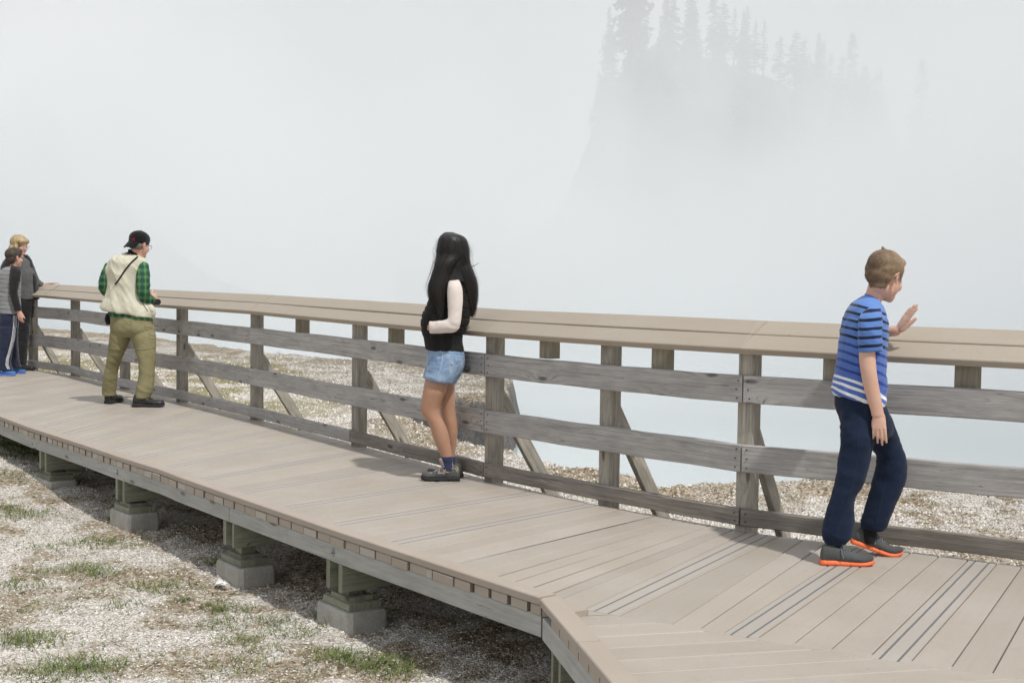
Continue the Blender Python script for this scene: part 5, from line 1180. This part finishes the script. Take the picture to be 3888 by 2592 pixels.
# khaki trousers
m = M_('khaki ripstop', .85, .2); p = m.obj(); m.col(m.ramp(m.noise(p, 7, 4, .6), [(.3, (.205, .185, .095)), (.7, (.275, .25, .14))])); m.bump(m.noise(m.obj((9, 9, 22)), 1, 3, .5, .8), .4, .010); KHA = m.m
kt = fuse('trousers', [f.loft([(417, 1190, 577, 1205, 0, 50), (420, 1225, 580, 1230, 0, 56), (420, 1255, 588, 1262, 0, 54), (440, 1275, 560, 1285, 0, 36)]),
    f.loft([(421, 1240, 502, 1250, .0, 42), (416, 1290, 488, 1300, .02, 40), (411, 1340, 468, 1345, .04, 36), (403, 1385, 453, 1385, .07, 33), (396, 1420, 446, 1420, .09, 32), (390, 1463, 441, 1463, .12, 30), (389, 1490, 440, 1492, .14, 29), (391, 1499, 438, 1501, .14, 28)]),
    f.loft([(498, 1250, 586, 1250, -.0, 42), (503, 1290, 592, 1290, -.03, 40), (519, 1345, 590, 1340, -.05, 37), (528, 1390, 588, 1390, -.07, 34), (526, 1430, 586, 1428, -.08, 33), (519, 1470, 583, 1470, -.1, 32), (514, 1500, 573, 1502, -.1, 31), (516, 1510, 568, 1512, -.1, 30)])], .0075, KHA, mn, 2,
    disp=lambda co, no: folds((5.5, 5.5, 11), .017, 33,  zwin([f.P(500, 1340).z, f.P(500, 1450).z, f.P(500, 1270).z], [.10, .16, .06], .45))(np.c_[co[:, 0], co[:, 1], co[:, 2] + .5 * co[:, 0]], no))
bvt = bvh_of(kt)
for pts in ([(548, 1238), (560, 1242), (578, 1240)], [(549, 1240), (552, 1250), (562, 1250), (570, 1246), (580, 1248)], [(564, 1262), (564, 1284), (587, 1286)], [(565, 1262), (570, 1272), (588, 1272)], [(418, 1322), (440, 1326), (470, 1326)], [(516, 1326), (550, 1326), (588, 1318)], [(497, 1212), (499, 1240), (498, 1262)]):
    o = on_surface(bvt, pts, .005, .002, name='pocket_seam', mat=KHA, parent=mn, step=4)
    if o: o.parent = kt
h, nn = cast(bvt, 572, 1240)
if h: q = MB(); sweep(q, [h, h + nn * .003], rect(.018, .014, .003)); q.build('patch', mat_plain('pink patch', (.6, .07, .12), .8, .2), mn).parent = kt
o = fuse('hip_pouch', [f.limb([(413, 1190, .02, 9), (410, 1212, .02, 13), (414, 1232, .02, 9)])], .006, BLK2, mn, 1)
fuse('sock', [f.limb([(416, 1480, .14, 14), (414, 1515, .15, 14)])], .006, BLK2, mn, 1); fuse('sock', [f.limb([(542, 1492, -.1, 14), (538, 1528, -.11, 14)])], .006, BLK2, mn, 1)
LEA = mat_plain('black leather', (.018, .017, .017), .38, .5, 0, .3, 30)
shoe('shoe', Vector((f.P(508, 1543, -.1).x, f.Y - .13, 0)), Vector((1, .12, 0)), .295, mn, LEA, RUB, 0, .085, .052, .030, RUB)
shoe('shoe', Vector((f.P(411, 1534, .12).x, f.Y + .10, 0)), Vector((.12, 1, 0)), .29, mn, LEA, RUB, 0, .085, .054, .030, RUB)
ca = thing('camera', f.P(587, 1147, .30), 'small black camera held at the waist by the man in the cream vest', 'camera')
mb = MB(); c = f.P(586, 1146, .28); sweep(mb, [c + Vector((-.05, .04, 0)), c + Vector((.035, 0, 0))], rect(.06, .055, .006), up=Vector((0, 0, 1))); mb.build('camera_body', RUB, ca)
mb = MB(); sweep(mb, [c + Vector((.0, -.01, 0)), c + Vector((.03, .06, 0))], [(.024 * math.cos(a * .4488), .024 * math.sin(a * .4488)) for a in range(14)]); mb.build('lens', RUB, ca)

# ================================================================== the woman leaning on the railing at the far left
f = Fig(16.3); fwm = thing('person', f.P(95, 1400), 'blond woman in black jacket and grey top resting a hand on the railing', 'person')
HMF = headframe(f.P(74, 934, .0), Vector((.86, -.35, -.10)), Vector((-.05, 0, 1)), 1.02)
body = head_parts(HMF)
body.append(f.loft([(62, 990, 98, 990, 0, 20), (64, 970, 94, 970, 0, 15), (62, 950, 90, 950, 0, 15)]))
body.append(f.loft([(30, 1000, 115, 1000, 0, 32), (30, 1080, 125, 1080, 0, 32), (35, 1140, 130, 1140, 0, 34)]))
body.append(f.loft([(48, 1140, 125, 1140, 0, 30), (60, 1220, 112, 1220, 0, 22), (66, 1300, 104, 1300, 0, 16), (68, 1390, 96, 1390, 0, 12)]))
body.append(f.limb([(112, 1010, .06, 13), (132, 1062, .12, 11), (160, 1082, .16, 8.5), (172, 1080, .17, 7)]))
W = f.P(170, 1080, .17); hpt = f.P(203, 1074, .20); body += hand(W, hpt - W, Vector((0, -.2, -1)), Vector((.1, 1, 0)), .175, (.1, .12, .15, .2), .06)
fuse('body', body, .0075, SKINM, fwm, 2); eyes(HMF, fwm)
BF = lambda c, r: ball(c, r, HMF)
HAIRY = mat_hair('blond bob', (.20, .135, .065), (.62, .47, .27), .5)
hf = fuse('hair', [BF((-.018, 0, .052), (.112, .094, .088)), BF((-.045, 0, -.035), (.085, .096, .085)), BF((.045, .030, .065), (.060, .058, .040)), BF((.045, -.030, .065), (.060, .058, .040)), BF((.010, -.076, -.020), (.040, .022, .060)), BF((.010, .076, -.020), (.040, .022, .060))], .007, HAIRY, fwm, 3, disp=folds((24, 24, 12), .010, 13), attr={'tone': lambda c: n3(c, (30, 30, 12), 4, 3)})
mb = MB(); sweep(mb, [HMF @ Vector((.03, -.083, .006)), HMF @ Vector((.102, -.058, .004))], [(.0022 * math.cos(a), .0022 * math.sin(a)) for a in (0, 1.57, 3.14, 4.71)])
for sg in (1, -1): sweep(mb, [HMF @ Vector((.108 - .004 * abs(math.cos(a)), sg * (.033 + .025 * math.cos(a)), -.004 + .015 * math.sin(a))) for a in [2 * math.pi * i / 16 for i in range(17)]], [(.0018 * math.cos(a), .0018 * math.sin(a)) for a in (0, 1.57, 3.14, 4.71)], up=Vector((1, 0, 0)))
mb.build('glasses', GLM, fwm)
GRY = mat_cloth('grey jersey', (.11, .11, .115), .1, 300); JKT = mat_cloth('black jacket', (.022, .021, .023), .2, 300)
fuse('top', [f.loft([(60, 976, 99, 976, 0, 20), (40, 990, 113, 988, 0, 33), (30, 1012, 120, 1008, 0, 38), (30, 1045, 131, 1042, 0, 42), (32, 1085, 132, 1080, 0, 39), (34, 1115, 134, 1112, 0, 39), (36, 1136, 135, 1135, 0, 39)], 2.2)], .008, GRY, fwm, 2, disp=folds((10, 10, 14), .010, 3))
fuse('top_sleeve', [f.limb([(115, 1015, .05, 15), (134, 1062, .12, 14), (150, 1078, .15, 12), (164, 1083, .165, 10.5)])], .007, GRY, fwm, 2, disp=folds((20, 20, 20), .006, 3))
jk = fuse('jacket', [f.loft([(42, 970, 84, 972, -.01, 22), (14, 992, 82, 990, -.02, 42), (6, 1020, 82, 1015, -.045, 47), (8, 1070, 86, 1060, -.055, 48), (20, 1140, 88, 1130, -.04, 46), (40, 1150, 106, 1142, -.045, 42)]),
    f.loft([(92, 964, 104, 970, .0, 14), (106, 985, 117, 988, .01, 16), (114, 1015, 126, 1014, .02, 18), (127, 1055, 138, 1053, .02, 20), (131, 1095, 142, 1093, .02, 20), (133, 1138, 146, 1134, .02, 20)]), f.loft([(50, 962, 70, 958, 0, 26), (55, 975, 100, 975, .06, 26)])], .008, JKT, fwm, 2, disp=folds((12, 12, 8), .010, 23))
fuse('trousers', [f.loft([(46, 1128, 132, 1128, 0, 38), (50, 1160, 127, 1160, 0, 40), (52, 1200, 118, 1200, 0, 36)]), f.loft([(52, 1190, 118, 1195, 0, 32), (58, 1240, 112, 1240, 0, 28), (62, 1300, 107, 1300, 0, 25), (64, 1350, 102, 1350, 0, 22), (66, 1380, 98, 1384, 0, 20)])], .008, JKT, fwm, 2, disp=folds((14, 14, 26), .014, 3, zwin([f.P(90, 1360).z, f.P(90, 1250).z], [.12, .1], .4)))
shoe('shoe', Vector((f.P(62, 1398, .0).x, f.Y - .02, 0.0)), Vector((1, -.12, 0)), .25, fwm, LEA, RUB, 0, .085, .05, .026)
shoe('shoe', Vector((f.P(58, 1392, .25).x, f.Y + .22, 0.0)), Vector((1, .12, 0)), .25, fwm, LEA, RUB, 0, .085, .05, .026)

# ================================================================== the boy in front of her, cut by the picture's left edge
f = Fig(15.55); kd = thing('person', f.P(30, 1420), 'dark-haired boy in grey shirt with black sleeves and white-striped navy trackpants', 'person')
HMK = headframe(f.P(54, 980, .0), Vector((.62, .78, .02)), Vector((0, 0, 1)), .96)
body = head_parts(HMK)
body.append(f.loft([(35, 1030, 70, 1030, 0, 20), (38, 1012, 67, 1014, 0, 15), (40, 995, 68, 998, 0, 15)]))
body.append(f.loft([(2, 1035, 70, 1035, 0, 32), (0, 1110, 70, 1110, 0, 30), (2, 1195, 66, 1195, 0, 32)]))
body.append(f.loft([(52, 1025, 72, 1025, -.08, 11), (46, 1060, 68, 1060, -.1, 11), (44, 1110, 62, 1110, -.12, 10), (54, 1150, 72, 1150, -.12, 9), (64, 1178, 78, 1176, -.12, 7), (66, 1186, 80, 1184, -.12, 7)]))
W = f.P(72, 1182, -.12); body += hand(W, f.P(77, 1218, -.13) - W, Vector((.3, .95, 0)), Vector((1, .0, 0)), .155, (.3, .35, .4, .45), .05, (.9, .35, .3), 1.1)
for rows in ([(0, 1200, 50, 1205, -.03, 26), (-2, 1300, 38, 1300, -.05, 18), (0, 1400, 24, 1400, -.07, 12)], [(25, 1200, 66, 1205, .08, 24), (36, 1300, 66, 1300, .12, 17), (50, 1390, 72, 1392, .2, 11)]): body.append(f.loft(rows))
fuse('body', body, .0072, SKINM, kd, 2)
BK = lambda c, r: ball(c, r, HMK)
HAIRD = mat_hair('dark brown hair', (.022, .016, .013), (.10, .075, .055), .5)
hk = fuse('hair', [BK((-.014, 0, .050), (.104, .084, .082)), BK((-.050, 0, -.008), (.056, .074, .068)), BK((.050, 0, .085), (.052, .062, .034)), BK((-.045, .0, -.035), (.05, .06, .035))], .006, HAIRD, kd, 3, disp=folds((30, 30, 30), .006, 3), attr={'tone': lambda c: n3(c, (40, 40, 40), 4, 2)})
K3 = np.array([HMK.col[0][:3], HMK.col[1][:3], HMK.col[2][:3]])
strands('hair_strands', hk, 1800, lambda P: np.ones(len(P), bool), lambda P: np.tile(K3[0] * .5 - K3[2] * .6, (len(P), 1)), (.012, .028), .0022, HAIRD, kd, .004, seed=8, wob=.3).parent = hk
def mat_thin():
    m = M_('grey shirt with thin dark lines', .9, .15); s_ = m.n('ShaderNodeSeparateXYZ', {0: m.obj()}); v = m.math('ADD', s_.outputs[2], m.math('MULTIPLY', s_.outputs[0], .06)); v = m.math('ADD', v, m.math('MULTIPLY', m.noise(m.obj(), 7, 2, .5), .01))
    fr = m.math('ABSOLUTE', m.math('SUBTRACT', m.math('FRACT', m.math('DIVIDE', v, .052)), .5)); m.col(m.mix(m.math('MULTIPLY', m.math('LESS_THAN', fr, .05), .75), (.27, .275, .285), (.04, .04, .045))); m.bump(m.noise(m.obj(), 14, 4, .6), .3, .01); return m.m
TSH = fuse('shirt', [f.loft([(30, 1012, 68, 1016, 0, 20), (8, 1024, 76, 1026, 0, 34), (-6, 1050, 78, 1050, 0, 38), (-9, 1100, 76, 1100, 0, 37), (-6, 1150, 77, 1150, 0, 37), (-4, 1190, 78, 1192, 0, 38)], 2.2)], .007, mat_thin(), kd, 2, disp=folds((9, 9, 14), .010, 3))
o = fuse('sleeve', [f.loft([(44, 1008, 72, 1014, -.03, 14), (40, 1022, 79, 1028, -.08, 18), (37, 1050, 78, 1052, -.11, 18), (36, 1085, 70, 1085, -.125, 16), (37, 1112, 66, 1110, -.13, 14), (46, 1142, 72, 1140, -.13, 13), (55, 1172, 80, 1168, -.125, 11), (59, 1181, 81, 1178, -.12, 10)])], .006, JKT, kd, 2, disp=folds((16, 16, 18), .008, 3)); o.parent = TSH
NAVP = mat_cloth('navy trackpants', (.022, .028, .055), .2, 300); WHT = mat_plain('white stripe', (.72, .72, .74), .8, .2)
kp = fuse('trousers', [f.loft([(-3, 1185, 71, 1190, 0, 36), (-4, 1225, 68, 1228, 0, 38), (-3, 1260, 64, 1262, 0, 36)]), f.loft([(-4, 1240, 60, 1245, -.04, 30), (-6, 1300, 52, 1300, -.06, 27), (-8, 1350, 42, 1350, -.07, 25), (-6, 1385, 40, 1388, -.07, 25), (-2, 1404, 48, 1406, -.07, 24)]), f.loft([(14, 1240, 66, 1245, .06, 28), (30, 1310, 66, 1310, .12, 23), (42, 1370, 72, 1370, .18, 20), (48, 1392, 78, 1394, .2, 20)])], .007, NAVP, kd, 2, disp=folds((12, 12, 16), .010, 3))
bvt = bvh_of(kp)
for o_x in (0, 5.2, 10.4):
    o = on_surface(bvt, [(50.5 + o_x, 1197), (51 + o_x * .95, 1240), (44 + o_x * .8, 1290), (34 + o_x * .7, 1330), (24 + o_x * .7, 1365), (22 + o_x * .8, 1385), (30 + o_x * .7, 1402)], .0042, .001, flat=.3, name='stripe', mat=WHT, parent=kd, step=6)
    if o: o.parent = kp
BLU = mat_plain('blue trainer', (.06, .16, .42), .6, .3, 0, .5, 60); BSO = mat_plain('blue sole', (.10, .20, .55), .6, .3)
shoe('shoe', Vector((f.P(-18, 1418, -.07).x, f.Y - .09, 0)), Vector((1, -.05, 0)), .262, kd, BLU, BSO, 0, .08, .048, .024, WHT)
shoe('shoe', Vector((f.P(22, 1408, .2).x, f.Y + .24, 0)), Vector((1, -.06, 0)), .235, kd, BLU, BSO, 0, .08, .046, .024, WHT)

# ------------------------------------------------------------------ hillside with conifers in the steam
HY = 105.0                     # how far away the wooded ridge stands
def mat_hill():
    m = M_('wooded hillside', 0.95, 0.1); p = m.obj(); m.col(m.ramp(m.noise(p, 0.25, 5, 0.7), [(0.3, (0.035, 0.045, 0.025)), (0.7, (0.13, 0.12, 0.09))])); return m.m
# ridge outline in the photograph (tree feet), continued left and right
RID = [(1500, 1080), (1900, 960), (2120, 820), (2250, 520), (2350, 290), (2480, 160), (2740, 230), (2900, 290), (3050, 370), (3250, 470), (3450, 590), (3700, 690), (3950, 760), (4500, 860), (5200, 950)]
rp_ = [at_y(x, y, HY) for (x, y) in RID]
V = []; F = []; nx_, ny_ = 90, 24
for j in range(ny_ + 1):
    t = j / ny_
    for i in range(nx_ + 1):
        u = i / nx_ * (len(rp_) - 1); k = min(int(u), len(rp_) - 2); p = rp_[k].lerp(rp_[k + 1], u - k)
        # the slope comes down towards the pool, and falls away behind the ridge
        if t < 0.75: s = t / 0.75; y = HY - 45 * (1 - s); z = -1.2 + (p.z + 1.2) * (s ** 1.25)
        else: s = (t - 0.75) / 0.25; y = HY + 40 * s; z = p.z * (1 - 0.5 * s)
        b = fbm(np.array([p.x * .08]), np.array([y * .08]), 1.0, 3, 5)[0]
        V.append((p.x * (y / HY), y, z + (b - .5) * 3.0 * min(1, t * 3) ))
for j in range(ny_):
    for i in range(nx_): a = j * (nx_ + 1) + i; F.append((a, a + 1, a + nx_ + 2, a + nx_ + 1))
hill = np_mesh('hill', np.array(V), np.array(F), mat_hill(), smooth=True); tag(hill, kind='structure')
BARK = mat_plain('conifer bark', (0.10, 0.075, 0.055), 0.9, 0.1); 
mN = M_('conifer needles', 0.85, 0.15); mN.col(mN.ramp(mN.attr('tone'), [(0.0, (0.022, 0.035, 0.018)), (0.6, (0.045, 0.065, 0.03)), (1.0, (0.085, 0.10, 0.05))])); NEEDLE = mN.m
def conifer_mesh(H, W, seed, lean=0.0, bare=0.12):
    rnd = random.Random(seed); V = []; F = []; T = []; bulge = rnd.uniform(.5, 1.0); gap = rnd.uniform(0, 6)
    n = int(H * 3.6)
    for k in range(n):
        t = bare + (1 - bare) * (k / n) ** 0.92; z = H * t
        prof = (1 - t) ** bulge * (0.55 + 0.45 * math.sin(min(1, (t - bare) * 5) * 1.57)) * W * (.78 + .3 * math.sin(t * 23 + gap) * math.sin(t * 9 + gap))
        for _ in range(rnd.randint(5, 8)):
            a = rnd.uniform(0, 6.28); L = prof * rnd.uniform(0.45, 1.15) + 0.12; dr = rnd.uniform(-0.42, 0.02) * L; w = L * rnd.uniform(.16, .30) + .05
            ca, sa = math.cos(a), math.sin(a); px, py = -sa, ca; prev = None
            for s in range(3):                       # a bough: ragged hanging sprays along it
                q0, q1 = s / 3, (s + 1.15) / 3; b = len(V); jit = rnd.uniform(-.1, .1)
                for (q, ww, dz) in ((q0, w * (1 - q0 * .5), .03), (q1, w * .35, 0), ((q0 + q1) / 2, -w * (1 - q0 * .3), -.02), ((q0 + q1) / 2, w * .1, -w * .9)):
                    x = ca * L * q + px * ww; y = sa * L * q + py * ww; V.append((x, y, z + dr * q * q + dz + jit * .3))
                F.append((b, b + 1, b + 2)); F.append((b, b + 1, b + 3)); T += [rnd.random()] * 2
    for _ in range(5):
        a = rnd.uniform(0, 6.28); b = len(V); V += [(0, 0, H + .25), (.07 * math.cos(a), .07 * math.sin(a), H - .7), (-.07 * math.cos(a), -.07 * math.sin(a), H - .7)]; F.append((b, b + 1, b + 2)); T.append(.4)
    return np.array(V), np.array(F), T
def add_conifer(loc, H, W, seed, label, group=None):
    t = thing('conifer_tree', loc, label, 'tree', group)
    mb = MB(); L = Vector(loc)
    sweep(mb, [L + Vector((0, 0, -1.5)), L + Vector((0, 0, H * .5)), L + Vector((0, 0, H * .97))], [(.17 * H / 10 * math.cos(a * math.pi / 4), .17 * H / 10 * math.sin(a * math.pi / 4)) for a in range(8)], scale=[1.1, .6, .1])
    mb.build('trunk', BARK, t)
    V, F, T = conifer_mesh(H, W, seed); np_mesh('crown', V, F, NEEDLE, fattrs={'tone': T}, parent=t)
    return t
# trees on the ridge that can be told apart (px, top py, foot py, width factor)
TR = [(2390, -250, 240, 1.1, 'topmost conifer at the upper edge of the picture, only its lower boughs showing'),
      (2640, 30, 250, .75, 'thin faint conifer left of the tallest pale conifer on the ridge'),
      (2745, 6, 240, .95, 'tallest conifer on the misty ridge, rising alone to the top'),
      (2786, 30, 245, .75, 'conifer just right of the tallest one on the misty ridge'),
      (2820, 36, 250, .8, 'narrow conifer closing the dark clump around the tallest conifer'),
      (2866, 76, 275, .8, 'shorter rounded conifer after the dark clump on the ridge'),
      (2898, 74, 285, .5, 'very thin spindly conifer between two broader misty ones'),
      (2960, 134, 330, .85, 'squat faint conifer before the broad twin-topped one'),
      (3018, 117, 350, 1.05, 'broad round-topped conifer half way down the misty ridge'),
      (3052, 148, 365, .5, 'slim conifer hugging the broad round-topped one'),
      (3101, 125, 390, .85, 'tall round-headed conifer standing clear half way down the ridge'),
      (3124, 150, 400, .5, 'slender shadow-like conifer right behind the tall round-headed one'),
      (3150, 200, 410, .7, 'low ragged conifer after the tall round-headed one'),
      (3193, 208, 430, .75, 'pointed conifer low on the misty ridge'),
      (3246, 262, 470, .95, 'wide conifer left of the last distinct pair on the ridge'),
      (3284, 243, 480, .85, 'last tall conifer of the pair before the ridge fades'),
      (3320, 275, 500, .5, 'thin last spire just before the ridge fades out'),
      (3585, 425, 610, .8, 'almost invisible conifer far down the fading ridge')]
for k, (px_, ty, fy, wf, lab) in enumerate(TR):
    b = at_y(px_, fy, HY - 3 + (k % 3) * 2.0); tpt = at_y(px_, ty, b.y); H = max(3.0, tpt.z - b.z)
    add_conifer(b, H, H * .17 * wf + .55 * wf, 100 + k, lab, 'conifers on the misty ridge')
for k, (px_, ty, fy, wf, lab) in enumerate(((28, 342, 640, .9, 'faint conifer at the far left edge in the steam'), (90, 322, 650, 1.1, 'faint broad conifer second from the left edge in the steam'), (122, 345, 660, .7, 'faint thin conifer beside the grey steam plume on the left'))):
    b = at_y(px_, fy, 104); tpt = at_y(px_, ty, 104); add_conifer(b, tpt.z - b.z, (tpt.z - b.z) * .2 * wf, 300 + k, lab, 'conifers in the steam on the left')
# the wood below the ridge reads as one mass
VV = []; FF = []; TT = []; n0 = 0
base = [conifer_mesh(8.5 + k, 1.9, 500 + k) for k in range(4)]
rr_ = random.Random(11); cnt = 0
def put(px, py, y, H):
    global n0
    b = at_y(px, py, y); V_, F_, T_ = base[rr_.randrange(4)]; s = H / 10.0; a = rr_.uniform(0, 6.28); c_, s_ = math.cos(a), math.sin(a)
    X = V_[:, 0] * c_ - V_[:, 1] * s_; Y = V_[:, 0] * s_ + V_[:, 1] * c_
    VV.append(np.stack([X * s + b.x, Y * s + b.y, V_[:, 2] * s + b.z - .5], 1)); FF.append(F_ + n0); TT.extend(T_); n0 += len(V_)
for k in range(80):
    px = rr_.uniform(2230, 4300); py = lerp_poly(RID, px) + rr_.uniform(25, 240); put(px, py, HY - 4 - rr_.uniform(0, 12), rr_.uniform(4.5, 7.5))
for k in range(8): put(rr_.gauss(2380, 60), rr_.uniform(-20, 240), HY - 6, rr_.uniform(3.5, 7))
for k in range(26): put(rr_.uniform(-120, 260), rr_.uniform(600, 900), 104 - rr_.uniform(0, 6), rr_.uniform(5, 7))
fo = np_mesh('forest', np.concatenate(VV), np.concatenate(FF), NEEDLE, fattrs={'tone': TT}); tag(fo, kind='stuff')
lh = at_y(60, 760, 104)
V = []; F = []
for j in range(13):
    for i in range(25):
        x = -75 + i * 2.9; y = 84 + j * 3.2; h = (lh.z + 3.0) * math.exp(-((x - lh.x) / 9) ** 2) * min(1, j / 7)
        V.append((x, y, -1.3 + h)); 
for j in range(12):
    for i in range(24): a = j * 25 + i; F.append((a, a + 1, a + 26, a + 25))
h2 = np_mesh('hill', np.array(V), np.array(F), hill.data.materials[0], smooth=True); tag(h2, kind='structure')

# ------------------------------------------------------------------ steam rising from the pool: one closed volume behind the bank
sb = MB()
d_ = (PW[8] - PW[4]); d_.z = 0; d_.normalize(); d_ = d_ if d_.x > 0 else -d_          # runs with the railing
n_ = Vector((-d_.y, d_.x, 0)); n_ = n_ if n_.y > 0 else -n_
o_ = PW[8] + n_ * 4.2
q0 = o_ - d_ * 110; q1 = o_ + d_ * 30
base_ = [q0, q1, Vector((75, 55, 0)), Vector((60, 84, 0)), Vector((-70, 88, 0)), Vector((-120, 85, 0))]
zb, zt_ = -1.6, 34.0; m_ = len(base_)
Vs = [Vector((p.x, p.y, zb)) for p in base_] + [Vector((p.x + n_.x * 0, p.y, zt_)) for p in base_]
Fs = [tuple(range(m_ - 1, -1, -1)), tuple(range(m_, 2 * m_))] + [(i, (i + 1) % m_, m_ + (i + 1) % m_, m_ + i) for i in range(m_)]
sb.add(Vs, Fs)
ms = bpy.data.materials.new('steam'); ms.use_nodes = True; tt = ms.node_tree; tt.nodes.clear()
def sn(t, ins=None, **k):
    n = tt.nodes.new(t)
    for a, b in k.items(): setattr(n, a, b)
    for a, b in (ins or {}).items():
        if isinstance(b, bpy.types.NodeSocket): tt.links.new(b, n.inputs[a])
        else: n.inputs[a].default_value = b
    return n
go = sn('ShaderNodeNewGeometry'); pos = go.outputs['Position']
OFF = (82, 34, 0)
posn = sn('ShaderNodeVectorMath', {0: pos, 1: OFF}, operation='ADD').outputs[0]
def smath(op, a, b=0.0, c=0.0): return sn('ShaderNodeMath', {0: a, 1: b, 2: c}, operation=op).outputs[0]
sep = sn('ShaderNodeSeparateXYZ', {0: pos}); X_, Y_, Z_ = sep.outputs
nn1 = sn('ShaderNodeTexNoise', {'Vector': posn, 'Scale': 0.085, 'Detail': 4.0, 'Roughness': 0.55, 'Distortion': 0.5}).outputs[0]
dist_ = smath('ADD', smath('MULTIPLY', X_, n_.x), smath('ADD', smath('MULTIPLY', Y_, n_.y), -(o_.x * n_.x + o_.y * n_.y)))     # metres into the steam
ramp_in = sn('ShaderNodeMapRange', {0: dist_, 1: 0.0, 2: 7.0, 3: 0.25, 4: 1.0}).outputs[0]
low = sn('ShaderNodeMapRange', {0: Z_, 1: 4.0, 2: 15.0, 3: 1.0, 4: 0.185}).outputs[0]
big_ = sn('ShaderNodeTexNoise', {'Vector': posn, 'Scale': 0.033, 'Detail': 2.0, 'Roughness': 0.5}).outputs[0]
bigl = sn('ShaderNodeMapRange', {0: big_, 1: 0.38, 2: 0.62, 3: 0.6, 4: 1.45}).outputs[0]
lump = sn('ShaderNodeMapRange', {0: nn1, 1: 0.33, 2: 0.67, 3: 0.05, 4: 2.1}).outputs[0]
dens = smath('MULTIPLY', smath('MULTIPLY', smath('MULTIPLY', ramp_in, low), smath('MULTIPLY', lump, bigl)), 0.075)
pv = sn('ShaderNodeVolumePrincipled', {'Color': (0.985, 0.99, 1.0, 1), 'Density': dens, 'Anisotropy': -0.25})
ou = sn('ShaderNodeOutputMaterial'); tt.links.new(pv.outputs[0], ou.inputs['Volume'])
st = sb.build('steam', ms); tag(st, kind='stuff')

# ------------------------------------------------------------------ settle every part in its parent's frame
def world_of(o):
    if o.name in INT: return INT[o.name]
    return (world_of(o.parent) if o.parent is not None else Matrix.Identity(4)) @ o.matrix_basis
for o in list(SC.objects):
    if o.parent is not None and o.name in INT:
        o.matrix_parent_inverse = Matrix.Identity(4); o.matrix_basis = world_of(o.parent).inverted() @ INT[o.name]
